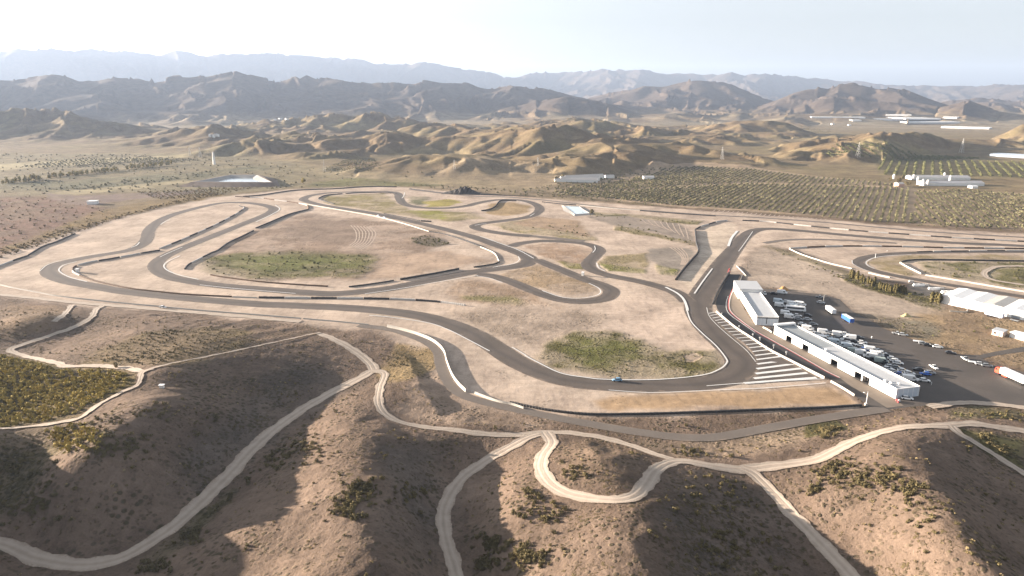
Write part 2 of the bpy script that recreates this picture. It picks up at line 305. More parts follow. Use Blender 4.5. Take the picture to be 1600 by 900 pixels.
LOT = [(1193,451),(1215,452.5),(1250,456.5),(1290,460.5),(1312,468),(1332,487),(1360,500),(1380,513),(1398,520.6),(1421,529),(1457,540),(1479,548),(1498,554),(1531,555),(1552,550),(1600,541.5),(1720,520),(1720,535),(1600,549.5),(1556,555.5),(1535,560.5),(1549,570),(1600,581.5),(1720,600),(1720,655),(1600,635.5),(1540,629),(1502,628.5),(1460,633),(1420,636),(1390,640),(1340,647),(1300,651),(1352,637),(1352,630),(1335,618),(1298,596),(1289,580),(1250,557.5),(1211,535.5),(1186,521),(1206,516),(1186,480)]
APRON = [(1150,447),(1142,462),(1140,475),(1141,484),(1147,491.5),(1161,503),(1180,517),(1211,534.5),(1250,556.5),(1289,579),(1312,590.5),(1330,604),(1352,616),(1386,637.5),(1412,634),(1402,626),(1345,597),(1262,551),(1206,520.5),(1180,507),(1166,490),(1157,470),(1160,452)]
# ground zones: pixels, colour, amount of scrub (0..1), edge softness in metres
SAND = (0.550, 0.438, 0.348); SOIL = (0.208, 0.152, 0.115); GREEN = (0.150, 0.155, 0.045); OLIVE = (0.235, 0.205, 0.105); GREY = (0.27, 0.235, 0.205); DARK = (0.205, 0.165, 0.13); GOLD = (0.33, 0.235, 0.115)
ZONES = [
 ([(-300,455),(-300,360),(0,300),(60,306),(130,316),(200,338),(110,366),(0,408),(-100,440)], (0.215,0.130,0.092), .55, 10),
 ([(-300,350),(-300,255),(0,236),(150,232),(330,235),(500,262),(690,290),(480,292),(330,306),(260,300),(140,300),(60,306),(-100,310)], (0.255,0.215,0.128), .5, 25),
 ([(100,352),(150,330),(240,312),(330,300),(350,305),(260,322),(190,338),(110,366),(0,398),(0,388)], (0.27,0.19,0.085), .7, 6),
 ([(60,300),(130,306),(240,301),(320,296),(290,304),(200,312),(140,322),(90,316)], (0.25,0.185,0.155), .3, 5),
 ([(600,282),(760,262),(870,272),(900,300),(1020,325),(900,314),(740,302),(600,290)], (0.33,0.255,0.165), .35, 15),
 ([(-20,405),(100,367),(200,337),(330,309),(450,296),(600,290),(740,302),(900,314),(1100,329),(1280,342),(1440,357),(1720,372),(1720,500),(1600,468),(1400,440),(1330,426),(1240,391),(1180,382),(1150,430),(1160,450),(1150,480),(1290,600),(1350,632),(1100,646),(900,652),(760,637),(690,605),(660,555),(600,520),(450,502),(300,491),(150,480),(0,462),(-200,440)], SAND, .10, 6),
 ([(1180,384),(1230,392),(1330,428),(1420,452),(1480,462),(1470,490),(1430,497),(1370,498),(1330,486),(1300,462),(1220,452),(1190,450),(1160,432)], (0.47,0.38,0.30), .18, 5),
 ([(1470,478),(1600,505),(1720,520),(1720,600),(1600,580),(1540,560),(1500,552),(1440,530),(1390,512),(1420,495)], (0.37,0.27,0.165), .35, 5),
 ([(1330,486),(1372,496),(1440,500),(1480,515),(1450,530),(1400,518)], (0.225,0.20,0.15), .5, 5),
 ([(1322,428),(1390,445),(1440,460),(1470,468),(1470,484),(1440,478),(1400,466),(1350,450),(1320,438)], (0.14, 0.125, 0.06), .9, 3.5),
 ([(1415,446),(1432,440),(1480,450),(1508,456),(1474,462),(1440,458)], (0.20,0.18,0.16), .1, 2),
 ([(1428,409),(1600,410),(1720,412),(1720,470),(1600,452),(1506,436),(1444,427)], (0.195, 0.175, 0.085), .6, 6),
 ([(1362,404),(1420,399),(1600,398),(1600,406),(1430,404),(1402,412),(1438,430),(1420,432),(1370,420),(1357,411)], (0.31,0.245,0.14), .3, 3),
 ([(1180,384),(1200,388),(1240,402),(1290,420),(1330,432),(1330,426),(1245,396),(1200,382)], (0.29,0.24,0.16), .5, 3),
 ([(-60,262),(0,256),(150,248),(290,243),(290,247),(150,255),(0,266)], (0.40,0.335,0.19), .1, 12), ([(0,284),(100,282),(300,270),(420,258),(420,264),(300,282),(120,296),(0,298)], (0.185,0.175,0.105), .7, 14), ([(60,302),(200,290),(290,280),(300,286),(120,304)], (0.36,0.30,0.175), .2, 8),
 ([(480,292),(690,291),(700,284),(560,279),(490,284)], (0.20,0.185,0.085), .6, 8), ([(440,262),(520,272),(760,283),(860,298),(700,290),(560,280)], (0.36,0.285,0.175), .3, 12), ([(800,296),(900,312),(1050,324),(1050,318),(920,305)], (0.23,0.18,0.115), .7, 8),
 # infield
 ([(330,405),(360,378),(420,348),(480,333),(560,342),(640,352),(690,362),(690,380),(640,410),(560,436),(470,440),(380,436)], (0.325, 0.240, 0.178), .35, 8),
 ([(310,412),(340,400),(370,395),(430,393),(520,396),(575,398),(590,412),(560,430),(480,434),(400,436),(340,428)], (0.195, 0.180, 0.078), .65, 8),
 ([(345,405),(420,398),(530,402),(570,410),(520,424),(420,428),(360,420)], (0.175, 0.178, 0.062), .6, 8),
 ([(435,362),(480,343),(540,345),(584,362),(580,376),(540,380),(480,376)], (0.30,0.225,0.17), .2, 6),
 ([(642,372),(662,368),(690,372),(704,382),(680,386),(650,382)], (0.20,0.165,0.12), .7, 2.5),
 ([(600,395),(690,392),(770,408),(720,416),(620,434),(560,440),(590,420)], (0.475,0.355,0.262), .05, 5),
 ([(505,306),(600,302),(622,318),(650,330),(740,332),(760,342),(700,346),(640,338),(560,326),(510,318)], (0.30,0.25,0.125), .35, 4),
 ([(640,328),(690,330),(700,338),(690,344),(655,340)], (0.29,0.275,0.07), .3, 4), ([(640,306),(668,308),(672,318),(650,321),(638,316)], (0.20,0.19,0.11), .4, 5),
 ([(660,315),(705,311),(720,317),(700,323),(668,323)], (0.37,0.31,0.10), .2, 4), ([(765,318),(800,316),(830,322),(826,332),(790,338),(760,334)], (0.40,0.29,0.165), .2, 3),
 ([(765,351),(830,342),(900,350),(935,376),(900,376),(850,368),(800,362)], (0.30,0.25,0.13), .5, 4), ([(840,338),(905,345),(925,372),(870,360),(800,350)], (0.41,0.30,0.205), .2, 4),
 ([(815,384),(850,380),(905,383),(925,390),(915,400),(908,414),(880,412),(840,398)], (0.385,0.27,0.185), .25, 3), ([(870,408),(912,412),(915,421),(890,420)], (0.26,0.23,0.09), .5, 2),
 ([(945,400),(1010,395),(1010,425),(950,420),(936,410)], (0.31,0.25,0.145), .35, 3), ([(938,411),(1010,421),(1010,427),(950,424)], (0.24,0.235,0.075), .6, 2),
 ([(960,360),(1040,374),(1085,385),(1085,378),(1010,362),(960,345)], (0.27,0.225,0.12), .6, 3), ([(905,330),(1000,336),(1100,345),(1090,352),(1000,344),(915,336)], (0.25,0.215,0.115), .6, 3),
 ([(915,338),(985,338),(1060,350),(1083,362),(1082,378),(1020,362),(960,352)], (0.33,0.275,0.225), .1, 3),
 ([(1012,388),(1082,388),(1088,398),(1062,425),(1030,415),(1012,405)], (0.315,0.27,0.225), .1, 3), ([(1022,413),(1060,422),(1056,430),(1030,428)], (0.22,0.215,0.075), .6, 2),
 ([(770,432),(840,412),(880,428),(930,442),(930,455),(880,460),(820,445)], (0.365,0.27,0.175), .35, 3), ([(690,455),(740,436),(790,445),(850,465),(880,480),(800,480),(720,474)], (0.365,0.265,0.185), .3, 5),
 ([(718,462),(800,462),(830,478),(780,474),(730,470)], (0.27,0.235,0.115), .5, 4),
 ([(690,485),(800,480),(900,485),(960,500),(900,520),(850,545),(800,535),(740,510)], (0.36, 0.285, 0.22), .3, 8),
 ([(840,556),(862,530),(905,517),(960,515),(995,522),(1010,536),(1040,552),(1085,548),(1115,542),(1134,560),(1130,576),(1084,588),(1010,592),(930,588),(868,574)], (0.150, 0.136, 0.056), .75, 4),
 ([(885,545),(930,528),(985,532),(1005,550),(970,575),(915,572)], (0.150, 0.150, 0.050), .6, 6), ([(1072,556),(1090,551),(1098,560),(1088,568),(1074,566)], (0.42,0.33,0.25), .1, 1.5),
 ([(925,624),(1010,614.5),(1180,611),(1290,603),(1338,628),(1200,636),(940,640)], (0.45,0.315,0.195), .04, 2.5),
 ([(1092,362),(1120,350),(1152,350),(1146,368),(1128,397),(1098,437),(1085,456),(1060,440),(1090,404)], (0.62,0.51,0.40), .03, 3), ([(955,470),(1040,456),(1066,480),(1080,510),(1118,542),(1060,550),(1010,536),(960,512)], (0.60,0.475,0.38), .06, 5),
 ([(862,302),(900,290),(1035,262),(1090,258),(1170,262),(1270,275),(1400,286),(1430,296),(1720,306),(1720,360),(1600,358),(1424,350),(1270,337),(1050,322)], (0.43, 0.325, 0.22), .12, 5), ([(1284,241),(1300,227),(1400,231),(1480,244),(1720,256),(1720,282),(1374,274),(1368,250)], (0.26, 0.21, 0.115), .2, 5),
 # pits and foreground
 ([(-60,556),(17,554),(60,563),(101,572),(160,571),(215,579),(210,602),(185,615),(153,632),(124,652),(81,661),(0,669),(-60,678)], (0.165,0.125,0.058), .9, 1.5),
 ([(40,668),(120,660),(165,680),(150,700),(80,712),(20,770),(-60,800),(-100,690)], (0.175,0.135,0.085), .9, 5),
 ([(110,570),(220,520),(330,510),(400,520),(380,550),(250,572),(160,572)], (0.20,0.15,0.082), .75, 6), ([(0,475),(90,478),(110,490),(70,520),(0,535)], (0.255,0.18,0.12), .5, 4),
 ([(595,585),(620,535),(680,545),(690,570),(650,590),(610,600)], (0.33,0.24,0.13), .6, 3),
 ([(610,640),(640,600),(690,585),(730,620),(800,645),(860,668),(700,668)], (0.44,0.33,0.245), .30, 4),
 ([(980,690),(1060,690),(1220,680),(1260,660),(1310,660),(1250,690),(1170,705),(1060,715)], (0.30,0.23,0.165), .6, 4),
 ([(1255,664),(1305,655),(1320,668),(1280,680),(1258,684)], (0.13,0.12,0.06), .95, 1.5), ([(1485,668),(1510,670),(1600,722),(1600,735),(1560,716),(1520,694)], (0.15,0.13,0.06), .95, 1.5),
 ([(1480,640),(1540,634),(1600,642),(1600,655),(1540,655),(1490,655)], (0.17,0.15,0.085), .8, 2), ([(1500,672),(1600,684),(1600,715),(1540,695)], (0.26,0.22,0.10), .7, 2.5),
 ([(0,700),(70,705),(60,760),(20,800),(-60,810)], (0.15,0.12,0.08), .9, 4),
 ([(300,700),(450,560),(570,600),(420,690),(330,770),(240,790)], (0.160,0.128,0.105), .6, 8), ([(600,690),(700,690),(690,850),(660,890),(600,800)], (0.160,0.128,0.105), .6, 8),  # shaded flanks: shade put into the soil colour, darker and greyer, plus scrub
 ([(1040,750),(1160,750),(1240,830),(1300,900),(1040,900)], (0.140,0.113,0.095), .75, 8), ([(900,690),(980,700),(990,750),(920,765),(880,740)], (0.20,0.145,0.105), .55, 5),  # first zone: shade of the slope darkened into the soil colour, thicker scrub
 ([(215,880),(300,812),(360,765),(372,762),(310,825),(245,890)], (0.15,0.125,0.075), .9, 3),
]

# ------------------------------------------------------------------ plan raster, 1 metre a cell
RX0, RX1, RY0, RY1 = -1100, 1100, 60, 1500
NX, NY = RX1 - RX0, RY1 - RY0
gx, gy = np.meshgrid(np.arange(RX0, RX1) + .5, np.arange(RY0, RY1) + .5)
HF = h_fore(gx, gy)
def rs(img, x, y):
    u = np.clip(np.asarray(x) - RX0 - .5, 0, NX - 1.001); v = np.clip(np.asarray(y) - RY0 - .5, 0, NY - 1.001)
    i = u.astype(int); j = v.astype(int); fu = u - i; fv = v - j
    return (img[j, i] * (1 - fu) + img[j, i + 1] * fu) * (1 - fv) + (img[j + 1, i] * (1 - fu) + img[j + 1, i + 1] * fu) * fv
def PF(px, py):                      # pixel -> point on the foreground relief / plain
    z = np.zeros(np.shape(px)) + 0.0
    for _ in range(25):
        x, y = P(px, py, z); z = .45 * z + .55 * rs(HF, x, y)
    return np.stack([x, y], -1)
def box(img, n):
    if n < 1: return img
    n = int(n)
    for ax in (0, 1):
        p = np.pad(img, [(n + 1, n) if a == ax else (0, 0) for a in (0, 1)], mode='edge')
        c = np.cumsum(p, axis=ax, dtype=np.float64)
        a = [slice(None)] * 2; b = [slice(None)] * 2
        a[ax] = slice(2 * n + 1, None); b[ax] = slice(0, -(2 * n + 1))
        img = ((c[tuple(a)] - c[tuple(b)]) / (2 * n + 1)).astype(np.float32)
    return img
def polymask(poly):
    m = np.zeros((NY, NX), np.float32)
    for j in range(NY):
        y = RY0 + j + .5; xs = []
        for (ax, ay), (bx, by) in zip(poly, np.roll(poly, -1, 0)):
            if (ay <= y) != (by <= y): xs.append(ax + (y - ay) * (bx - ax) / (by - ay))
        xs.sort()
        for a, b in zip(xs[::2], xs[1::2]):
            i0 = max(0, int(math.ceil(a - RX0 - .5))); i1 = min(NX, int(math.floor(b - RX0 - .5)) + 1)
            if i1 > i0: m[j, i0:i1] = 1
    return m
def stamp(m, pts, half):
    for dx in np.arange(-half, half + .5, 1):
        for dy in np.arange(-half, half + .5, 1):
            if dx * dx + dy * dy > half * half + .3: continue
            i = (pts[:, 0] + dx - RX0).astype(int); j = (pts[:, 1] + dy - RY0).astype(int)
            k = (i >= 0) & (i < NX) & (j >= 0) & (j < NY); m[j[k], i[k]] = 1
def world(pts, step=1.5):
    a = np.array(pts, float); return catmull(PF(a[:, 0], a[:, 1]), step=step)
def wpoly(pts):
    a = np.array(pts, float); return PF(a[:, 0], a[:, 1])
TRK = [(n, w, world(p)) for n, w, c, p in TRACKS]
DRT = [(w, world(p, 1.0)) for w, p in DIRT]
flat = np.zeros((NY, NX), np.float32)
for n, w, p in TRK: stamp(flat, p, w / 2 + 2)
for w, p in DRT: stamp(flat, p, w / 2 + 1)
for pl in (LOT, APRON): flat = np.maximum(flat, polymask(wpoly(pl)))
FLAT = np.clip(box(box(flat, 2), 2) * 1.6, 0, 1)
# level the dirt roads across their width
HS = box(box(box(HF.astype(np.float32), 3), 3), 2)
HB = HF * (1 - FLAT) + HS * FLAT
ZM = []
band = np.zeros((NY, NX), np.float32)
for n, w, p in TRK:
    if n in ('race_track', 'link_track'): stamp(band, p, w / 2 + 7)
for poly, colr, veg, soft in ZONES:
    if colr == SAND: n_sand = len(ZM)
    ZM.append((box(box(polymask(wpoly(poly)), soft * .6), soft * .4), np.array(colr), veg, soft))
ZM.insert(n_sand + 1, (box(box(band, 4), 3) * .62, np.array((0.60, 0.485, 0.385)), .02, 4))

# ------------------------------------------------------------------ the ground: one sheet, finer near the camera
azs = np.concatenate([np.linspace(-180, -62, 50, endpoint=False), np.linspace(-62, -47, 45, endpoint=False), np.linspace(-47, 47, 1080, endpoint=False), np.linspace(47, 62, 45, endpoint=False), np.linspace(62, 180, 51)]) * math.pi / 180
rr = [0.01, 30.0, 50.0]
while rr[-1] < 14500: rr.append(rr[-1] * 1.0056 + .05)
rr = np.array(rr)
AZ, RR = np.meshgrid(azs, rr)
gX = (RR * np.sin(AZ)).ravel(); gY = (RR * np.cos(AZ)).ravel(); gR = RR.ravel()
inr = (gX > RX0) & (gX < RX1) & (gY > RY0) & (gY < RY1)
gZ = np.zeros(gX.shape); gflat = np.zeros(gX.shape)
gZ[inr] = rs(HB, gX[inr], gY[inr]); gflat[inr] = rs(FLAT, gX[inr], gY[inr])
out_near = (~inr) & (gR < 700)
gZ[out_near] = h_fore(gX[out_near], gY[out_near])
far = gR > 650
fx, fy = gX[far], gY[far]
e = 6.0
h0 = h_far(fx, fy); sx = (h_far(fx + e, fy) - h0) / e; sy = (h_far(fx, fy + e) - h0) / e
gate = sstep(.5, 4, h0)
hfull = h0 + far_detail(fx, fy, h0, sx, sy) * gate
hfull = hfull + .8 * fbm(fx / 60, fy / 60, 3, 9) * sstep(900, 1300, np.hypot(fx, fy))
gZ[far] += np.maximum(hfull, -3) * (1 - gflat[far])
slope = np.zeros(gX.shape); slope[far] = np.hypot(sx, sy)
nr = gR < 1400
det = .18 * fbm(gX[nr] / 14, gY[nr] / 14, 3, 71) + .14 * fbm(gX[nr] / 3.2, gY[nr] / 3.2, 2, 75)
plain = (np.interp(np.arctan2(gX[nr], gY[nr]), EAZ, ER) < gR[nr])
gZ[nr] += det * (1 - gflat[nr]) * np.where(plain, .35, 1.0)
# gullies on the near slopes
nf = (gR < 420) & (gY > 30)
HX = rs(HS, gX[nf] + 2, gY[nf]) - rs(HS, gX[nf] - 2, gY[nf]); HY = rs(HS, gX[nf], gY[nf] + 2) - rs(HS, gX[nf], gY[nf] - 2)
sxx, syy = HX / 4, HY / 4
for cell, amp, k in ((16, .022, 81), (8, .022, 82)):
    s_, a_, b_ = gullies(gX[nf], gY[nf], sxx, syy, cell, k)
    gZ[nf] += amp * cell * s_ * sstep(.05, .25, np.hypot(sxx, syy)) * (1 - gflat[nf])
NA, NRR = len(azs), len(rr)
GZ = gZ.reshape(NRR, NA)
def HT(x, y):                         # height of the ground sheet
    x = np.asarray(x, float); y = np.asarray(y, float)
    a = np.clip(np.arctan2(x, y), azs[0], azs[-1]); r = np.hypot(x, y)
    i = np.clip(np.searchsorted(azs, a) - 1, 0, NA - 2); j = np.clip(np.searchsorted(rr, r) - 1, 0, NRR - 2)
    fa = (a - azs[i]) / (azs[i + 1] - azs[i]); fr = np.clip((r - rr[j]) / (rr[j + 1] - rr[j]), 0, 1)
    return (GZ[j, i] * (1 - fa) + GZ[j, i + 1] * fa) * (1 - fr) + (GZ[j + 1, i] * (1 - fa) + GZ[j + 1, i + 1] * fa) * fr
def PT(px, py, bias=0.0):             # pixel -> point on the ground sheet (ray march)
    px = np.atleast_1d(np.asarray(px, float)); py = np.atleast_1d(np.asarray(py, float))
    dx, dy, dz = ray(px, py); L = np.hypot(dx, dy); dx, dy, dz = dx / L, dy / L, dz / L
    t = np.full(px.shape, 90.0); done = np.zeros(px.shape, bool)
    for _ in range(1400):
        z = H_CAM + dz * t; h = HT(dx * t, dy * t); d = z - h - bias
        done |= d < 0
        t = np.where(done, t, t + np.maximum(.3, np.minimum(d * .5 + .2, t * .012)))
        if done.all() or t.min() > 13000: break
    return dx * t, dy * t, HT(dx * t, dy * t)

# colour of the ground
gC = np.tile(np.array(SOIL), (len(gX), 1)); gV = np.full(gX.shape, .42)
n_a = fbm(gX / 160, gY / 160, 3, 91); n_b = fbm(gX / 45, gY / 45, 3, 95)
def mixc(m, c, v=None):
    global gC, gV
    m = m[:, None]; gC = gC * (1 - m) + np.array(c) * m
    if v is not None: gV = gV * (1 - m[:, 0]) + v * m[:, 0]
mixc(np.clip(.5 + n_b * 1.6, 0, 1) * .6, (0.160, 0.115, 0.085), .7)
mixc(np.clip(n_a * 2, 0, 1) * .5, (0.26, 0.188, 0.14), .22)
azg = np.arctan2(gX, gY)
hz = np.zeros(gX.shape); hz[far] = h0
mixc(sstep(650, 1000, gR) , (0.255, 0.195, 0.118), .5)
mixc(sstep(900, 1200, gR) * sstep(1.5, 8, hz), (0.215, 0.155, 0.090), .35)
mixc(sstep(900, 1200, gR) * sstep(.1, -.5, azg) * sstep(2, 12, hz), (0.20, 0.148, 0.092), .4)
mixc(sstep(900, 1300, gR) * np.clip(n_a * 2.2, 0, 1) * .7, (0.20, 0.165, 0.078), .5)
mixc(sstep(900, 1300, gR) * np.clip(-fbm(gX / 240, gY / 90, 3, 99) * 2.6, 0, 1) * .5, (0.33, 0.265, 0.145), .2)
mixc(sstep(2500, 3200, gR) * sstep(5, 60, hz), (0.105, 0.080, 0.062), .3)
mixc(sstep(2600, 3200, gR) * sstep(40, 5, hz) * np.clip(.4 + n_a, 0, 1), (0.36, 0.30, 0.21), .2)
wob_x = 9 * fbm(gX / 24, gY / 24, 3, 101); wob_y = 9 * fbm(gX / 24, gY / 24, 3, 107); n_c = fbm(gX / 12, gY / 12, 3, 113)
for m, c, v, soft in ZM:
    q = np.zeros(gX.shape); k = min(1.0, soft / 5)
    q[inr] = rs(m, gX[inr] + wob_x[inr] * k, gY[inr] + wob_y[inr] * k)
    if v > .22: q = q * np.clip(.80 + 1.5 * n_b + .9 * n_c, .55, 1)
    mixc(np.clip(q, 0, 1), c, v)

gC *= .72
def set_mesh(me, V, F, smooth=False):
    V = np.asarray(V, np.float32); F = np.asarray(F, np.int32); n = F.shape[1]
    me.vertices.add(len(V)); me.vertices.foreach_set('co', V.ravel())
    me.loops.add(F.size); me.loops.foreach_set('vertex_index', F.ravel())
    me.polygons.add(len(F)); me.polygons.foreach_set('loop_start', np.arange(0, F.size, n, dtype=np.int32))
    me.polygons.foreach_set('loop_total', np.full(len(F), n, np.int32))
    if smooth: me.polygons.foreach_set('use_smooth', np.ones(len(F), bool))
    me.update(calc_edges=True)
def mesh_obj(name, V, F, mat, parent=None, smooth=False):
    me = bpy.data.meshes.new(name); set_mesh(me, V, F, smooth)
    o = bpy.data.objects.new(name, me); COL.objects.link(o)
    if mat is not None: me.materials.append(mat)
    if parent is not None: o.parent = parent
    return o
def fattr(me, name, vals, dom='POINT'):
    a = me.attributes.new(name, 'FLOAT', dom); a.data.foreach_set('value', np.asarray(vals, np.float32))

# ------------------------------------------------------------------ materials
class NT:
    def __init__(self, name):
        self.m = bpy.data.materials.new(name); self.m.use_nodes = True
        self.n = self.m.node_tree.nodes; self.l = self.m.node_tree.links; self.b = self.n['Principled BSDF']
        self.b.inputs['Roughness'].default_value = .9
        self.b.inputs['Specular IOR Level'].default_value = .2
    def set(self, inp, v):
        if hasattr(v, 'is_linked') or isinstance(v, bpy.types.NodeSocket): self.l.new(v, inp)
        else: inp.default_value = v
    def attr(self, name, out='Fac'):
        a = self.n.new('ShaderNodeAttribute'); a.attribute_name = name; return a.outputs[out]
    def pos(self, obj=False):
        t = self.n.new('ShaderNodeTexCoord'); return t.outputs['Object']
    def noise(self, vec, scale, detail=3, rough=.55, out='Fac', stretch=None):
        if stretch:
            mp = self.n.new('ShaderNodeMapping'); mp.inputs['Scale'].default_value = stretch; self.l.new(vec, mp.inputs[0]); vec = mp.outputs[0]
        t = self.n.new('ShaderNodeTexNoise'); t.inputs['Scale'].default_value = scale; t.inputs['Detail'].default_value = detail
        t.inputs['Roughness'].default_value = rough; self.l.new(vec, t.inputs['Vector']); return t.outputs[out]
    def voro(self, vec, scale, out='Distance'):
        t = self.n.new('ShaderNodeTexVoronoi'); t.inputs['Scale'].default_value = scale; self.l.new(vec, t.inputs['Vector']); return t.outputs[out]
    def math(self, op, a, b=0.0, c=0.0, clamp=False):
        t = self.n.new('ShaderNodeMath'); t.operation = op; t.use_clamp = clamp
        for i, v in enumerate((a, b, c)): self.set(t.inputs[i], v)
        return t.outputs[0]
    def mapr(self, v, a, b, c=0.0, d=1.0):
        t = self.n.new('ShaderNodeMapRange'); self.set(t.inputs[0], v)
        for i, q in enumerate((a, b, c, d)): self.set(t.inputs[i + 1], q)
        return t.outputs[0]
    def mix(self, f, a, b, mode='MIX'):
        t = self.n.new('ShaderNodeMix'); t.data_type = 'RGBA'; t.blend_type = mode
        self.set(t.inputs[0], f)
        for i, v in ((6, a), (7, b)):
            self.set(t.inputs[i], (*v, 1) if isinstance(v, tuple) and len(v) == 3 else v)
        return t.outputs[2]
    def bump(self, h, strength=.5, dist=.3):
        t = self.n.new('ShaderNodeBump'); t.inputs['Strength'].default_value = strength; t.inputs['Distance'].default_value = dist
        self.l.new(h, t.inputs['Height']); self.l.new(t.outputs[0], self.b.inputs['Normal'])
    def color(self, c): self.set(self.b.inputs['Base Color'], (*c, 1) if isinstance(c, tuple) and len(c) == 3 else c)
def simple(name, c, rough=.7, var=.12, scale=1.0, spec=.3, metal=0.0, bump=0.0):
    t = NT(name); p = t.pos(); n = t.noise(p, scale, 4)
    t.color(t.mix(n, tuple(x * (1 - var) for x in c), tuple(min(1, x * (1 + var)) for x in c)))
    t.b.inputs['Roughness'].default_value = rough; t.b.inputs['Specular IOR Level'].default_value = spec; t.b.inputs['Metallic'].default_value = metal
    if bump: t.bump(n, bump, .1)
    return t.m

def ground_material():
    t = NT('dry_ground'); p = t.pos()
    col = t.attr('zone', 'Color'); veg = t.attr('scrub')
    big = t.noise(p, .035, 4); mid = t.noise(p, .25, 4, .6); fine = t.noise(p, 1.6, 3, .6)
    k = t.math('ADD', t.mapr(big, .3, .7, .70, 1.20), t.mapr(mid, .3, .7, -.14, .14)); k = t.math('ADD', k, t.mapr(fine, .3, .7, -.13, .13))
    vm = t.n.new('ShaderNodeVectorMath'); vm.operation = 'SCALE'; t.l.new(col, vm.inputs[0]); t.l.new(k, vm.inputs['Scale'])
    c = vm.outputs[0]
    # streaks of wheel tracks and drainage
    st = t.noise(p, .22, 3, .6, stretch=(.35, 1.6, 1)); c = t.mix(t.mapr(st, .55, .68, 0, .45), c, t.mix(1.0, c, (1.32, 1.32, 1.34), 'MULTIPLY'))
    st2 = t.noise(p, .16, 4, .62, stretch=(1.9, .30, 1)); c = t.mix(t.mapr(st2, .54, .68, 0, .6), c, t.mix(1.0, c, (.72, .72, .74), 'MULTIPLY'))
    # low scrub and dead tussocks growing in the soil, denser where 'scrub' is high
    n1 = t.noise(p, .75, 4, .65); n2 = t.noise(p, .09, 3, .55)
    thr = t.math('SUBTRACT', .745, t.math('MULTIPLY', veg, .30)); thr = t.math('SUBTRACT', thr, t.mapr(n2, .35, .7, -.06, .08))
    s = t.mapr(t.math('SUBTRACT', n1, thr), 0, .07)
    hue = t.noise(p, .15, 2); sc = t.mix(t.mapr(hue, .35, .65), (0.050, 0.044, 0.022), (0.098, 0.080, 0.034))
    sc = t.mix(.35, sc, t.mix(1.0, c, (.62, .60, .42), 'MULTIPLY'))
    c = t.mix(t.math('MULTIPLY', s, .85), c, sc)
    d = t.voro(t.mix(.35, p, t.noise(p, .5, 3, .6, 'Color'), 'LINEAR_LIGHT'), .50); dn = t.noise(p, .055, 3)
    dm = t.math('MULTIPLY', t.mapr(d, .42, .24), t.mapr(t.math('ADD', dn, t.math('MULTIPLY', veg, .42)), .62, .80))
    c = t.mix(t.math('MULTIPLY', dm, .8), c, (0.052, 0.046, 0.026))
    t.color(c)
    hgt = t.math('ADD', t.math('ADD', t.math('MULTIPLY', mid, .9), t.math('MULTIPLY', fine, .35)), t.math('ADD', t.math('MULTIPLY', s, .45), t.math('MULTIPLY', dm, .5)))
    t.bump(t.math('MULTIPLY', hgt, t.mapr(veg, .05, .45, .22, 1.0)), .9, .6)
    t.b.inputs['Roughness'].default_value = 1.0; t.b.inputs['Specular IOR Level'].default_value = .05
    return t.m
M_ground = ground_material()
idx = np.arange(NRR * NA).reshape(NRR, NA)
F = np.stack([idx[:-1, :-1], idx[:-1, 1:], idx[1:, 1:], idx[1:, :-1]], -1).reshape(-1, 4)
V = np.stack([gX, gY, gZ], 1)
ground = mesh_obj('ground', V, F, M_ground, smooth=True); ground['kind'] = 'structure'
ca = ground.data.attributes.new('zone', 'FLOAT_COLOR', 'POINT')
ca.data.foreach_set('color', np.concatenate([gC, np.ones((len(gC), 1))], 1).astype(np.float32).ravel())
fattr(ground.data, 'scrub', gV)

# ------------------------------------------------------------------ asphalt, dirt roads, painted lines
def offs(p):
    d = np.gradient(p, axis=0); L = np.hypot(d[:, 0], d[:, 1]) + 1e-9
    return np.stack([d[:, 1] / L, -d[:, 0] / L], 1)           # to the right of travel
def ribbon(name, p, width, z, mat, across=5, edge=0.0, kind='structure', off=0.0, parent=None):
    n = offs(p); w = np.broadcast_to(np.asarray(width, float), (len(p),)); us = np.linspace(-1, 1, across)
    s = np.concatenate([[0], np.cumsum(np.hypot(*np.diff(p, axis=0).T))])
    V = []; U = []
    for u in us:
        hw = w / 2 * u
        if edge: hw = hw + np.sign(u) * abs(u) ** 3 * edge * (fbm(s / 5, s * 0 + 3.3 + u, 3, 120) * 2.2)
        q = p + n * (hw + off)[:, None]
        V.append(np.stack([q[:, 0], q[:, 1], HT(q[:, 0], q[:, 1]) + z], 1)); U.append(np.full(len(p), u))
    V = np.stack(V, 1); m = len(p); idx = np.arange(m * across).reshape(m, across)
    F = np.stack([idx[:-1, :-1], idx[:-1, 1:], idx[1:, 1:], idx[1:, :-1]], -1).reshape(-1, 4)
    o = mesh_obj(name, V.reshape(-1, 3), F, mat, smooth=True, parent=parent)
    fattr(o.data, 'across', np.stack(U, 1).ravel()); fattr(o.data, 'along', np.repeat(s, across))
    if kind: o['kind'] = kind
    return o
def polysheet(name, poly, z, mat, kind='structure'):
    """flat sheet filling a polygon"""
    import bmesh
    bm = bmesh.new(); vs = [bm.verts.new((x, y, z)) for x, y in poly]; bm.faces.new(vs)
    bmesh.ops.triangulate(bm, faces=bm.faces[:]); bm.normal_update()
    for f in bm.faces:
        if f.normal.z < 0: f.normal_flip()
    me = bpy.data.meshes.new(name); bm.to_mesh(me); bm.free(); me.materials.append(mat)
    o = bpy.data.objects.new(name, me); COL.objects.link(o)
    if kind: o['kind'] = kind
    return o
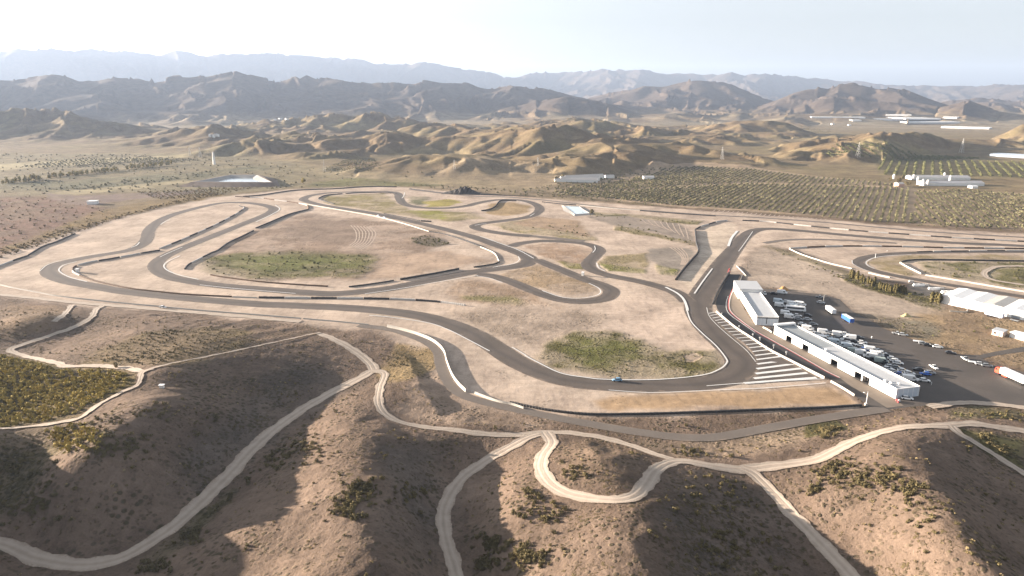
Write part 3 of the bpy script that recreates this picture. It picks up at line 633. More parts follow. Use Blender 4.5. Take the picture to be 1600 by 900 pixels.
def asphalt(name, a, b, rubber=.35, dusty=.3):
    t = NT(name); p = t.pos(); n1 = t.noise(p, .06, 4); n2 = t.noise(p, .9, 4); x = t.attr('across')
    c = t.mix(t.mapr(n1, .35, .65), a, b); c = t.mix(t.mapr(n2, .3, .7, 0, .25), c, tuple(v * .6 for v in a))
    line = t.mapr(t.math('ABSOLUTE', t.math('ADD', x, t.mapr(t.noise(p, .012, 2), .3, .7, -.5, .5))), .42, .0)
    c = t.mix(t.math('MULTIPLY', line, rubber), c, (0.038, 0.035, 0.034))
    ed = t.mapr(t.math('ADD', t.math('ABSOLUTE', x), t.mapr(t.noise(p, .18, 3), .3, .7, -.2, .2)), .84, 1.05)
    c = t.mix(t.math('MULTIPLY', ed, dusty), c, (0.25, 0.195, 0.15))
    t.color(c); t.b.inputs['Roughness'].default_value = .85; t.bump(n2, .15, .05); return t.m
M_track = asphalt('track_asphalt', (0.092, 0.076, 0.064), (0.116, 0.095, 0.081), .40, .55)
M_old = asphalt('worn_asphalt', (0.126, 0.107, 0.092), (0.163, 0.137, 0.115), .15, .8)
M_road = asphalt('road_asphalt', (0.130, 0.110, 0.095), (0.155, 0.132, 0.112), .0, .7)
M_lane = asphalt('new_asphalt', (0.037, 0.036, 0.038), (0.049, 0.046, 0.047), .2, .1)
M_lot = asphalt('lot_asphalt', (0.078, 0.068, 0.061), (0.104, 0.089, 0.078), .0, .0)
M_apron = simple('apron_concrete', (0.174, 0.141, 0.111), .9, .18, .25)
M_line = simple('white_paint', (0.60, 0.595, 0.575), .7, .10, .8)
M_red = simple('red_paint', (0.50, 0.10, 0.10), .7, .2, .8)
def dirt_material():
    t = NT('road_dirt'); p = t.pos(); x = t.attr('across'); s = t.attr('along')
    n = t.noise(p, .35, 4); n2 = t.noise(p, 2.2, 3)
    c = t.mix(t.mapr(n, .3, .7), (0.305, 0.253, 0.205), (0.395, 0.330, 0.270))
    rut = t.mapr(t.math('ABSOLUTE', t.math('SUBTRACT', t.math('ABSOLUTE', x), .42)), .22, .06)
    mid_ = t.mapr(t.math('ABSOLUTE', x), .20, .06); c = t.mix(t.math('MULTIPLY', mid_, .35), c, (0.25, 0.195, 0.15)); c = t.mix(t.math('MULTIPLY', rut, .50), c, (0.422, 0.351, 0.285))
    e = t.mapr(t.math('ADD', t.math('ABSOLUTE', x), t.mapr(n2, .3, .7, -.18, .18)), .82, 1.0)
    c = t.mix(t.math('MULTIPLY', e, .85), c, (0.244, 0.185, 0.138)); t.color(c)
    h = t.math('ADD', t.math('MULTIPLY', rut, -.3), t.math('MULTIPLY', n2, .5)); t.bump(h, .6, .25); t.b.inputs['Roughness'].default_value = 1; return t.m
M_dirt = dirt_material()
polysheet('car_park', wpoly(LOT), .035, M_lot)
polysheet('pit_apron', wpoly(APRON), .055, M_apron)
for i, (n, w, p) in enumerate(TRK):
    mat = {'race_track': M_track, 'link_track': M_track, 'kart_track': M_track, 'old_track': M_old}.get(n, M_road)
    if n == 'race_track':
        # the start straight is wider than the rest
        sy = HT(p[:, 0], p[:, 1]); d = np.hypot(p[:, 0] - P(1110, 470)[0], p[:, 1] - P(1110, 470)[1])
        w = w + 3.5 * sstep(190, 60, d) - 1.5 * sstep(150, 350, d)
    o = ribbon(n, p, w, .075 + .012 * i, mat, 7)
laneL, laneR = world(LANE_L, 1.0), world(LANE_R, 1.0)
def loft_strip(name, a, b, z, mat, n=160, across=5):
    def rs_(p):
        s = np.concatenate([[0], np.cumsum(np.hypot(*np.diff(p, axis=0).T))]); q = np.linspace(0, s[-1], n)
        return np.stack([np.interp(q, s, p[:, i]) for i in (0, 1)], 1)
    a, b = rs_(a), rs_(b); us = np.linspace(0, 1, across); V = np.stack([a + (b - a) * u for u in us], 1)
    V = np.concatenate([V, np.full(V.shape[:2] + (1,), z)], 2); idx = np.arange(n * across).reshape(n, across)
    F = np.stack([idx[:-1, :-1], idx[:-1, 1:], idx[1:, 1:], idx[1:, :-1]], -1).reshape(-1, 4)
    o = mesh_obj(name, V.reshape(-1, 3), F, mat); fattr(o.data, 'across', np.tile(us * 2 - 1, n)); o['kind'] = 'structure'; return o
loft_strip('pit_lane', laneL, laneR, .20, M_lane)
ribbon('pit_lane_line', laneR[25:], .45, .225, M_red, 2)
ribbon('pit_lane_line', laneR[25:], .35, .225, M_line, 2, off=-.55)
ribbon('pit_lane_line', world([(1136,463),(1133,474),(1134,485),(1141,494),(1158,506),(1178,520)], 1.0), .35, .225, M_line, 2, off=-.6)
hl = [q for q, _ in HATCH]; hr = [q for _, q in HATCH]
loft_strip('painted_runoff', world(hl, 1.0), world(hr, 1.0), .19, M_track)
for a, b in HATCH:
    q = wpoly([a, b]); L = np.hypot(*(q[1] - q[0])); q = np.stack([q[0] + (q[1] - q[0]) * u for u in np.linspace(.02, .98, 8)])
    ribbon('runoff_stripe', q, np.clip(L * .085, .7, 1.9), .21, M_line, 2)
for i, (w, p) in enumerate(KERBS):
    ribbon('white_kerb', world(p, 1.0), w * .64, .24, M_line, 3)
for i, (w, p) in enumerate(DRT):
    ribbon('dirt_road', p, w * 1.02, .10 + .02 * i, M_dirt, 9, edge=.55)
# pale scuffs: wheel arcs raked into the gravel
M_rake = simple('raked_gravel', (0.35, 0.275, 0.215), 1, .1, .4)
arcs = [[(1003+i*9.5,343+i*1.1),(1009+i*9,348+i*1.6),(1018+i*8,351+i*2.2),(1030+i*6.5,352+i*3)] for i in range(8)]
arcs += [[(548+i*5,352+i*.4),(556+i*5.2,362+i*.5),(556+i*4,375+i*.8),(546+i*3,384+i*1.0)] for i in range(7)]
arcs += [[(1046+i*6,386+i*.5),(1058+i*5,394+i),(1066+i*3,404+i),(1064+i*2,414)] for i in range(4)]
for a in arcs: ribbon('raked_track', world(a, 1.5), 1.1, .06, M_rake, 3, edge=.3)
for i in range(26):
    x = 1118 + i * 7.2; y = 327.5 + i * .62
    ribbon('raked_track', world([(x, y), (x - 5, y + 3.6), (x - 9, y + 6.8)], 2), .9, .06, M_rake, 2)

# ------------------------------------------------------------------ object helpers
def tag(o, label, cat, group=None, kind=None):
    o['label'] = label; o['category'] = cat
    if group: o['group'] = group
    if kind: o['kind'] = kind
    return o
def thing(name, label, cat, loc=(0, 0, 0), rz=0.0, group=None):
    o = bpy.data.objects.new(name, None); COL.objects.link(o); o.location = loc; o.rotation_euler = (0, 0, rz); o.empty_display_size = .5
    return tag(o, label, cat, group)
class MB:
    """collects quads / tris of one mesh"""
    def __init__(s): s.v = []; s.f = []
    def add(s, v, f):
        k = len(s.v); s.v += [tuple(map(float, q)) for q in v]; s.f += [tuple(i + k for i in q) for q in f]; return s
    def box(s, x0, x1, y0, y1, z0, z1, tx=0, ty=0):
        v = [(x0, y0, z0), (x1, y0, z0), (x1, y1, z0), (x0, y1, z0), (x0 + tx, y0 + ty, z1), (x1 - tx, y0 + ty, z1), (x1 - tx, y1 - ty, z1), (x0 + tx, y1 - ty, z1)]
        return s.add(v, [(3, 2, 1, 0), (4, 5, 6, 7), (0, 1, 5, 4), (1, 2, 6, 5), (2, 3, 7, 6), (3, 0, 4, 7)])
    def loft(s, secs):
        """sections (x, half width, z low, z high, chamfer) along x"""
        k = len(s.v); n = 8
        for x, hw, a, b, c in secs:
            s.v += [(x, -hw, a + c), (x, -hw + c, a), (x, hw - c, a), (x, hw, a + c), (x, hw, b - c), (x, hw - c * 1.4, b), (x, -hw + c * 1.4, b), (x, -hw, b - c)]
        for i in range(len(secs) - 1):
            for j in range(n):
                p = k + i * n + j; q = k + i * n + (j + 1) % n; s.f.append((p, p + n, q + n, q))
        s.f.append(tuple(k + j for j in range(n))); s.f.append(tuple(k + (len(secs) - 1) * n + j for j in reversed(range(n))))
        return s
    def cyl(s, a, b, r0, r1, n=10):
        a, b = Vector(a), Vector(b); d = (b - a).normalized(); u = d.orthogonal().normalized(); w = d.cross(u); k = len(s.v)
        for c, r in ((a, r0), (b, r1)):
            for i in range(n):
                t = 2 * math.pi * i / n; s.v.append(tuple(c + (u * math.cos(t) + w * math.sin(t)) * r))
        for i in range(n): s.f.append((k + i, k + (i + 1) % n, k + n + (i + 1) % n, k + n + i))
        s.f.append(tuple(k + i for i in reversed(range(n)))); s.f.append(tuple(k + n + i for i in range(n))); return s
    def build(s, name, mat, parent=None, mesh=None):
        me = bpy.data.meshes.new(name); me.from_pydata(s.v, [], s.f); me.update(); me.materials.append(mat)
        o = bpy.data.objects.new(name, me); COL.objects.link(o)
        if parent is not None: o.parent = parent
        return o
def dup(root, loc, rz, label, group=None, cat=None, sc=1.0):
    r = root.copy(); COL.objects.link(r); r.location = loc; r.rotation_euler = (0, 0, rz); r['label'] = label
    if group: r['group'] = group
    if cat: r['category'] = cat
    r.scale = (sc, sc, sc)
    for ch in root.children:
        c = ch.copy(); COL.objects.link(c); c.parent = r
        for g in ch.children:
            d = g.copy(); COL.objects.link(d); d.parent = c
    return r

# ------------------------------------------------------------------ barriers round the circuit
M_tyre = simple('black_tyre', (0.04, 0.037, 0.036), .85, .3, 2)
M_brown = simple('faded_tyre', (0.10, 0.062, 0.038), .9, .35, 1.2)
M_white = simple('white_tyre', (0.42, 0.40, 0.37), .8, .14, 1.2)
M_conc = simple('barrier_concrete', (0.38, 0.355, 0.315), .85, .12, .6)
def wall_mesh(p, width, h, scallop):
    n = offs(p); s = np.concatenate([[0], np.cumsum(np.hypot(*np.diff(p, axis=0).T))])
    hw = width / 2 * (1 + (.16 if scallop else 0) * np.cos(s * 2 * math.pi / 1.3))
    ht = h * (1 + (.07 if scallop else .02) * gnoise(s / 1.6, s * 0 + .5, 3))
    prof = [(-1, 0), (-1, .55), (-.82, .9), (-.5, 1), (.5, 1), (.82, .9), (1, .55), (1, 0)] if scallop else [(-1, 0), (-.72, .25), (-.42, .55), (-.36, 1), (.36, 1), (.42, .55), (.72, .25), (1, 0)]
    V = []
    for u, z in prof:
        q = p + n * (hw * u)[:, None]; V.append(np.stack([q[:, 0], q[:, 1], HT(q[:, 0], q[:, 1]) - .05 + ht * z], 1))
    V = np.stack(V, 1); m = len(p); k = len(prof); idx = np.arange(m * k).reshape(m, k)
    F = np.stack([idx[:-1, :-1], idx[1:, :-1], idx[1:, 1:], idx[:-1, 1:]], -1).reshape(-1, 4).tolist()
    F.append(idx[0].tolist()[::-1]); F.append(idx[-1].tolist())
    return V.reshape(-1, 3), F
BAR_LAB = []
def side_word(x): return 'far left' if x < 200 else 'left' if x < 520 else 'middle' if x < 900 else 'right' if x < 1250 else 'far right'
def barrier(kind, h, pts, label):
    p = world(pts, .65 if kind != 'c' else 1.2)
    if len(p) < 3: return
    width = 1.05 if kind != 'c' else .62
    nm = {'t': 'tyre_wall', 'bw': 'tyre_wall', 'o': 'tyre_wall', 'ow': 'tyre_wall', 'c': 'barrier_wall'}[kind]
    s = np.concatenate([[0], np.cumsum(np.hypot(*np.diff(p, axis=0).T))])
    if kind in ('t', 'o', 'c'):
        V, F = wall_mesh(p, width, h, kind != 'c'); b = MB(); b.add(V, F)
        o = b.build(nm, {'t': M_tyre, 'o': M_brown, 'c': M_conc}[kind]); tag(o, label, 'tyre wall' if kind != 'c' else 'barrier wall'); return o
    mid = p[len(p) // 2]; root = thing(nm, label, 'tyre wall', (mid[0], mid[1], HT(*mid)))
    near = np.hypot(*mid); seg = 16.0 if near < 800 else 24.0; n = max(2, int(round(s[-1] / seg)))
    cuts = np.linspace(0, len(p) - 1, n + 1).astype(int)
    for i in range(n):
        q = p[cuts[i]:cuts[i + 1] + 1]
        if len(q) < 2: continue
        if i < n - 1 and len(q) > 3: q = q[:-1]
        V, F = wall_mesh(q, width, h, True); V = V - np.array(root.location); b = MB(); b.add(V, F)
        dark = i % 2 == 0
        o = b.build('tyre_section', (M_tyre if kind == 'bw' else M_brown) if dark else M_white, root)
        o['label'] = ('dark section of stacked tyres' if dark else 'white painted section of stacked tyres')
BLAB = ['straight black tyre wall on the upper part of the long left infield edge', 'short black and white tyre wall ending at the left infield corner above the green patch',
 'black tyre wall along the top left edge of the big left infield', 'brown and white tyre wall stub at the tip beside the upper left hairpin strip', 'brown and white tyre wall above the upper left hairpin below the reservoir',
 'long thin black tyre wall curving below the reservoir at the far edge of the circuit', 'thin dark tyre wall along the far edge below the dark earth mound', 'dark tyre wall above the small white pond', 'white barrier wall beside the pond along the far road', 'dark tyre wall on the far road right of the pond',
 'long black and white tyre wall along the far right straight below the olive rows', 'tall dark tyre wall winding down the left edge of the broad gravel strip by the start straight', 'black and white tyre wall curving round the top of the gravel strip by the start straight',
 'black and white tyre wall inside the left hairpin loop', 'black and white tyre wall between the two left hairpins', 'brown and white curved tyre stack at the apex of the far left hairpin',
 'long low brown tyre wall along the inside of the lower left track', 'short white barrier continuing the brown tyres of the lower left track', 'straight black and white tyre wall along the lower middle of the track, left of the sandy slope',
 'dark tyre wall on the far left beside the scrub hill', 'black and white tyre wall at the very left edge of the circuit', 'low brown tyre wall along the bottom of the big left infield', 'thin black tyre wall at the lower middle of the left infield', 'thick black tyre wall at the lower right of the left infield',
 'thin dark tyre wall leading to the sharp bend of the middle infield', 'white barrier round the sharp bend of the middle infield', 'thin dark tyre wall on the upper right edge of the left infield', 'long white barrier wall along the diagonal track above the left infield',
 'dark tyre wall round the upper hairpin below the reservoir road', 'thin tyre wall along the top of the far infield straight', 'thin dark tyre wall along the diagonal track in the middle', 'short thick black tyre wall at the end of the diagonal track wall', 'curved dark tyre wall inside the small far right hand loop of the infield',
 'brown and white tyre wall along the top of the right sand triangle', 'white barrier wall on the slanted lower side of the right sand triangle', 'short white barrier wall just above the cypress row', 'dark tyre wall over the top of the innermost right hand hairpin', 'white wall curving round the tip of the innermost right hand hairpin',
 'long white wall along the grass field behind the warehouse', 'low black and white tyre row beside the kart track hairpin straight', 'white wall along the lower left edge of the circuit by the dirt road', 'low white wall by the dirt road above the left hill', 'low white wall beside the start of the service road',
 'tall white curved wall casting a broad shadow beside the service road bend', 'white wall following the service road after its bend', 'long dark tyre wall along the bottom of the circuit under the sand trap', 'white pit wall between the striped run-off and the pit lane', 'short white wall at the corner of the sand trap by the pit exit', 'short white wall in front of the far pit building',
 'dark stepped tyre stacks between the start straight and the pit lane entry', 'thin white barrier at the pit lane entry', 'thin white barrier behind the pit lane entry corner', 'low white rail in the dirt in front of the warehouse']
for (k, h, p), lab in zip(BAR, BLAB): barrier(k, h * (.8 if k == 'c' and h < 1.8 else .87), p, lab)

# ------------------------------------------------------------------ pit buildings, warehouse, sheds
M_wall = simple('white_render', (0.70, 0.685, 0.65), .8, .05, .3)
M_roofl = simple('pale_roof_sheet', (0.42, 0.43, 0.44), .55, .08, .25)
M_roofd = simple('grey_roof_sheet', (0.25, 0.27, 0.28), .55, .10, .25)
M_trim = simple('white_trim', (0.80, 0.79, 0.77), .7, .05, 1)
M_dark = simple('dark_interior', (0.025, 0.022, 0.02), .9, .3, 1)
M_frame = simple('steel_frame', (0.20, 0.20, 0.20), .6, .2, 1)
M_shadeblue = simple('shade_tinted_cladding', (0.46, 0.51, 0.57), .7, .06, .4)  # bluish shade of the end walls painted into their colour
def p3(px, py, z=0.0): x, y = P(px, py, z); return Vector((float(x), float(y), z))
def frame_of(a, b):
    d = (b - a); d.z = 0; return d.length, math.atan2(d.y, d.x)
# long pit building: x runs along it towards the camera, y to the right (away from the pit lane)
FL, NL, NR = p3(1209, 521.5), p3(1399, 623.5), p3(1439, 621)
L, ang = frame_of(FL, NL); WD = abs((NR - NL).cross((NL - FL).normalized()).z)
pb = thing('pit_building', 'long low white pit garage with a flat grey roof beside the car park', 'building', (FL.x, FL.y, .05), ang)
HB_ = 4.3
ops = []
for px, py in ((1231.5, 534), (1256, 548), (1301, 572), (1338, 592), (1351, 598.5)):
    q = p3(px, py); ops.append(((q - FL).x * math.cos(ang) + (q - FL).y * math.sin(ang), 4.4 if px < 1320 else 3.9))
wb = MB(); x0 = 0
for c, w in ops:
    wb.box(x0, c - w / 2, 0, .3, 0, HB_); wb.box(c - w / 2, c + w / 2, 0, .3, 2.9, HB_); x0 = c + w / 2
wb.box(x0, L, 0, .3, 0, HB_); wb.box(0, L, WD - .3, WD, 0, HB_); wb.box(0, .3, .3, WD - .3, 0, HB_); wb.box(L - .3, L, .3, WD - .3, 0, HB_)
wb.build('wall', M_wall, pb)
o = MB().box(L + .003, L + .05, .25, WD - .25, .1, HB_ - .25).build('end_cladding', M_shadeblue, pb); o['label'] = 'ribbed end wall facing the access road, bluish shade put into its colour'
for k in range(5): MB().box(L + .05, L + .09, .8 + k * (WD - 1.6) / 4, .9 + k * (WD - 1.6) / 4, .1, HB_ - .3).build('cladding_rib', M_trim, pb)
spl = L * .40
MB().box(.3, spl, .3, WD - .3, HB_ - .45, HB_ - .35).build('roof', M_roofd, pb)['label'] = 'darker grey far half of the roof'
MB().box(spl + .01, L - .3, .3, WD - .3, HB_ - .45, HB_ - .32).build('roof', M_roofl, pb)['label'] = 'pale grey near half of the roof'
pr = MB(); pr.box(-.05, L + .05, -.06, .32, HB_ + .002, HB_ + .22); pr.box(-.05, L + .05, WD - .32, WD + .06, HB_ + .002, HB_ + .22)
pr.box(L - .32, L + .05, .32, WD - .32, HB_ + .002, HB_ + .14); pr.box(-1.2, .9, .35, WD + .6, HB_ + .002, HB_ + .9); pr.build('parapet', M_trim, pb)
for c, w in ops:
    MB().box(c - w / 2, c + w / 2, 2.4, 2.5, 0, 2.9).add([(c - w / 2, .3, .02), (c + w / 2, .3, .02), (c + w / 2, 2.4, .02), (c - w / 2, 2.4, .02)], [(0, 1, 2, 3)]).build('garage_opening', M_dark, pb)
    g = MB(); g.box(c - w / 2 - .12, c - w / 2 + .02, -.05, -.003, 0, 2.95).build('door_frame', M_frame, pb); MB().box(c + w / 2 - .02, c + w / 2 + .12, -.05, -.003, 0, 2.95).build('door_frame', M_frame, pb)
for k, (u, v) in enumerate(((L - 9, 1.5), (L - 6.4, 1.9), (L - 5, 4.5), (spl + 3, 2))):
    MB().box(u, u + 1.1, v, v + .9, HB_ - .32, HB_ + .35).box(u + .2, u + .9, v + .15, v + .75, HB_ + .352, HB_ + .5).build('roof_vent', M_trim, pb)
for k in range(9):
    u = 6 + k * (L - 12) / 8; MB().cyl((u, WD + .09, .1), (u, WD + .09, HB_), .07, .07, 6).build('downpipe', M_frame, pb)
# second pit building
FL2, NL2, NR2 = p3(1157.5, 455, 5), p3(1182.7, 494.3, 5), p3(1214.8, 493, 5)
L2, ang2 = frame_of(FL2, NL2); W2 = abs((NR2 - NL2).cross((NL2 - FL2).normalized()).z); H2 = 5.0
b2 = thing('pit_building', 'shorter far pit building with a raised block and a black band on its end', 'building', (FL2.x, FL2.y, .04), ang2)
wins = [L2 * (i + .6) / 9 for i in range(9)]
wb = MB(); x0 = 0
for c in wins:
    wb.box(x0, c - 1.0, 0, .3, 0, H2); wb.box(c - 1.0, c + 1.0, 0, .3, 0, .3); wb.box(c - 1.0, c + 1.0, 0, .3, 2.6, H2); x0 = c + 1.0
wb.box(x0, L2, 0, .3, 0, H2); wb.box(0, L2, W2 - .3, W2, 0, H2); wb.box(L2 - .3, L2, .3, W2 - .3, 0, H2); wb.box(0, .3, .3, W2 - .3, 0, H2)
wb.build('wall', M_wall, b2)
for c in wins: MB().box(c - 1.0, c + 1.0, 1.0, 1.1, .3, 2.6).build('doorway', M_dark, b2)
MB().box(L2 + .003, L2 + .06, .1, W2 - .1, H2 - 1.0, H2 - .55).build('sign_band', M_dark, b2)
e = MB(); e.box(L2 + .003, L2 + .06, .1, W2 - .1, .05, H2 - 1.02); e.build('end_cladding', M_shadeblue, b2)
for k in range(7): MB().box(L2 + .062, L2 + .1, .6 + k * (W2 - 1.2) / 6, .68 + k * (W2 - 1.2) / 6, .05, H2 - 1.1).build('cladding_rib', M_trim, b2)
MB().box(L2 + .1, L2 + .18, W2 * .45, W2 * .45 + .35, 1.0, H2 - .4).build('vent_pipe', M_dark, b2)
MB().box(.3, L2 - .3, .3, W2 - .3, H2 - .4, H2 - .3).build('roof', M_roofl, b2)
pr = MB(); pr.box(-.05, L2 + .05, -.08, .34, H2 + .002, H2 + .25); pr.box(-.05, L2 + .05, W2 - .34, W2 + .08, H2 + .002, H2 + .25); pr.box(L2 - .34, L2 + .05, .34, W2 - .34, H2 + .002, H2 + .18); pr.build('parapet', M_trim, b2)
MB().box(-20, -.01, -1.0, W2 + 1.5, 0, 6.3).build('raised_block', M_wall, b2)
MB().box(-20.3, .2, -1.2, W2 + 1.7, 6.302, 6.5).build('roof', M_roofl, b2)
# warehouse
FW, NW, BW = p3(1469.6, 473.4), p3(1590, 498.5), p3(1528, 454, 5.6)
L3, ang3 = frame_of(FW, NW); L3 *= 1.35; n3 = Vector((-math.sin(ang3), math.cos(ang3), 0)); W3 = abs((BW - FW).dot(n3)); H3 = 5.0
wh = thing('warehouse', 'wide white warehouse with white and grey roof bays at the right edge', 'building', (FW.x, FW.y, 0), ang3)
MB().box(0, L3, 0, W3, -.2, H3).build('wall', M_wall, wh)
nb = 5
for i in range(nb):
    a, b = L3 * i / nb, L3 * (i + 1) / nb; m = (a + b) / 2; r = MB(); sk = W3 * 0.0
    r.add([(a + .02, -.3, H3 + .02), (b - .02, -.3, H3 + .02), (b - .02, W3 + .3, H3 + .02), (a + .02, W3 + .3, H3 + .02), (m, -.3, H3 + .6), (m, W3 + .3, H3 + .6)],
          [(3, 2, 1, 0), (0, 4, 5, 3), (1, 2, 5, 4), (0, 1, 4), (3, 5, 2)])
    o = r.build('roof', simple('beige_grey_roof', (0.44, 0.42, 0.39), .7, .1, .3) if i == 2 else M_trim, wh); o['label'] = 'grey roof bay' if i == 2 else 'white roof bay'
for c in (L3 * .52, L3 * .72): MB().box(c - 2, c + 2, -.08, -.003, 0, 3.6).build('door', M_roofd, wh)
# small hut and cabins
def hut(name, label, cat, a, b, depth, h, mw, mr, win=True):
    a, b = p3(*a), p3(*b); l, an = frame_of(a, b)
    t = thing(name, label, cat, (a.x, a.y, float(HT(a.x, a.y))), an)
    MB().box(0, l, 0, depth, -.2, h).build('wall', mw, t)
    MB().box(-.25, l + .25, -.25, depth + .25, h + .002, h + .18).build('roof', mr, t)
    if win:
        MB().box(l * .18, l * .38, -.05, -.003, 1.0, 1.9).build('window', M_dark, t); MB().box(l * .6, l * .75, -.05, -.003, .0, 2.0).build('door', M_frame, t)
    return t
M_brick = simple('pinkish_render', (0.55, 0.42, 0.35), .9, .1, 1)
hut('hut', 'small pinkish flat-roofed hut standing alone below the warehouse', 'hut', (1549, 523), (1566, 527), 6.0, 2.7, M_brick, M_roofl)
hut('cabin', 'white site cabin right of the small hut, farther one', 'cabin', (1577, 526.5), (1590, 530), 5.0, 2.6, M_wall, M_trim, False)
hut('cabin', 'white site cabin at the right edge beside the hut, nearer one', 'cabin', (1591, 530.5), (1612, 536), 5.0, 2.8, M_wall, M_trim, False)
hut('shed', 'small white shed among the scrub hills on the far left', 'shed', (136, 319.5), (150, 319.3), 8, 3.6, M_wall, M_trim, False)
hut('marshal_hut', 'white marshal box at the apex of the far left hairpin', 'hut', (118, 426), (121.5, 426), 2.2, 2.4, M_wall, M_trim, False)
hut('marshal_hut', 'white marshal box beside the sandy island in the middle infield', 'hut', (908.5, 431), (911.5, 431.3), 2.0, 2.4, M_wall, M_trim, False)
hut('pump_box', 'small white box on the bare hillside at the left', 'hut', (249, 606.5), (254.5, 606.5), 1.0, 1.0, M_wall, M_trim, False).location.z = float(HT(*PT(251, 606.5)[:2])[0])
for o in [o for o in COL.objects if o.name.startswith('pump_box')]:
    q = PT(249, 606.5); o.location = (q[0][0], q[1][0], q[2][0])
# greenhouses and farm sheds far off
M_green = simple('greenhouse_plastic', (0.62, 0.61, 0.59), .6, .06, .02)
M_grn2 = simple('blue_grey_plastic', (0.30, 0.35, 0.41), .6, .15, .02)
M_tile = simple('old_roof_sheet', (0.48, 0.44, 0.40), .8, .1, .05)
M_greyshed = simple('grey_shed_roof', (0.40, 0.39, 0.39), .8, .12, .05)
def long_shed(name, label, cat, a, b, depth, h, mw, mr, rise=1.0, bays=1, group=None):
    a, b = Vector([float(v[0]) for v in PT(*a)]), Vector([float(v[0]) for v in PT(*b)]); l, an = frame_of(a, b)
    t = thing(name, label, cat, (a.x, a.y, min(a.z, b.z) - .3), an, group)
    h = h + min(2.0, abs(a.z - b.z))
    MB().box(0, l, 0, depth, 0, h).build('wall', mw, t); r = MB(); w = depth / bays
    for i in range(bays):
        y0, y1 = i * w, (i + 1) * w; m = (y0 + y1) / 2
        r.add([(-.4, y0 + .01, h + .01), (l + .4, y0 + .01, h + .01), (l + .4, y1 - .01, h + .01), (-.4, y1 - .01, h + .01), (-.4, m, h + rise), (l + .4, m, h + rise)], [(3, 2, 1, 0), (0, 1, 5, 4), (2, 3, 4, 5), (0, 4, 3), (1, 2, 5)])
    r.build('roof', mr, t); return t
long_shed('poultry_shed', 'nearest of the long white farm sheds below the central hills', 'farm shed', (867, 284), (934, 285.5), 11, 3, M_wall, M_tile, 2)
long_shed('poultry_shed', 'middle of the long white farm sheds below the central hills', 'farm shed', (877, 281), (937, 282.5), 11, 3, M_wall, M_tile, 2)
long_shed('poultry_shed', 'farthest of the long white farm sheds below the central hills', 'farm shed', (885, 278), (944, 279), 11, 3, M_wall, M_tile, 2)
long_shed('farm_shed', 'short white shed at the right end of the three long farm sheds', 'farm shed', (947, 278.5), (960, 278.5), 10, 3, M_wall, M_tile, 2)
long_shed('farmhouse', 'low pale farmhouse alone among the olive rows right of the long sheds', 'house', (1006, 280.5), (1022, 280.5), 12, 4, M_wall, M_greyshed, 1.5)
long_shed('barn', 'long grey barn at the far side of the right hand farm', 'barn', (1424, 281), (1516, 281.5), 18, 4, M_wall, M_greyshed, 2.5)
long_shed('barn', 'long grey barn at the near side of the right hand farm', 'barn', (1443, 290.5), (1538, 290.5), 18, 4, M_wall, M_greyshed, 2.5)
long_shed('farm_shed', 'short white shed at the near right corner of the right hand farm', 'farm shed', (1519, 294.5), (1528, 294.5), 9, 3, M_wall, M_trim, 1)
hut_m = simple('farm_brick', (0.45, 0.29, 0.22), .9, .15, .2)
long_shed('farmhouse', 'brick red farmhouse at the left end of the right hand farm', 'house', (1404, 292.5), (1413, 292.5), 12, 4.5, hut_m, M_tile, 2)
M_silo = simple('silo_steel', (0.72, 0.70, 0.67), .5, .08, .5)
for px, py, lab in ((1396, 281, 'white grain silo left of the barns, standing apart at the field corner'), (1427, 281.5, 'white grain silo at the left end of the far grey barn'), (1433.5, 285.5, 'tall white grain silo between the two grey barns'),
                    (1441.5, 289.5, 'white grain silo at the left end of the near grey barn'), (1449, 290.5, 'white grain silo in front of the near grey barn'), (1475, 278.5, 'white grain silo behind the middle of the far grey barn'), (1484, 283.5, 'white grain silo between the barns near their middle')):
    q = PT(px, py); t = thing('silo', lab, 'silo', (q[0][0], q[1][0], q[2][0] - .2), 0, 'silos of the right hand farm')
    MB().cyl((0, 0, 1.6), (0, 0, 7.5), 1.7, 1.7, 12).build('tank', M_silo, t); MB().cyl((0, 0, 7.502), (0, 0, 9), 1.7, .3, 12).build('cap', M_silo, t)
    for k in range(4): MB().cyl((1.2 * math.cos(k * 1.57 + .7), 1.2 * math.sin(k * 1.57 + .7), 0), (1.2 * math.cos(k * 1.57 + .7), 1.2 * math.sin(k * 1.57 + .7), 1.7), .12, .12, 5).build('leg', M_frame, t)
GH = [((1268, 184.5), (1352, 185.5), 60, 'far left white greenhouse strip below the right hand mountains'), ((1355, 186), (1412, 188.5), 150, 'white greenhouse block left of the middle of the far white cluster'), ((1415, 187), (1470, 187.5), 200, 'large white greenhouse block in the middle of the far white cluster'),
      ((1420, 193), (1500, 192.5), 70, 'long white greenhouse front row of the far cluster'), ((1470, 200), (1545, 202), 60, 'long white greenhouse behind the brown hills on the right'), ((1332, 189.5), (1346, 189.5), 40, 'small white packing house at the left of the far greenhouse cluster'),
      ((1384, 181), (1424, 181), 60, 'narrow white greenhouse at the back of the far cluster'), ((1473, 184.5), (1495, 185.5), 80, 'white greenhouse at the right end of the far cluster')]
for a, b, d, lab in GH: long_shed('greenhouse', lab, 'greenhouse', a, b, d, 5, M_green, M_green, 1.6, max(2, d // 16))
long_shed('greenhouse', 'blue grey plastic greenhouse at the right edge above the green orchard', 'greenhouse', (1546, 244), (1625, 249), 45, 4, M_grn2, M_grn2, 1.6, 4)
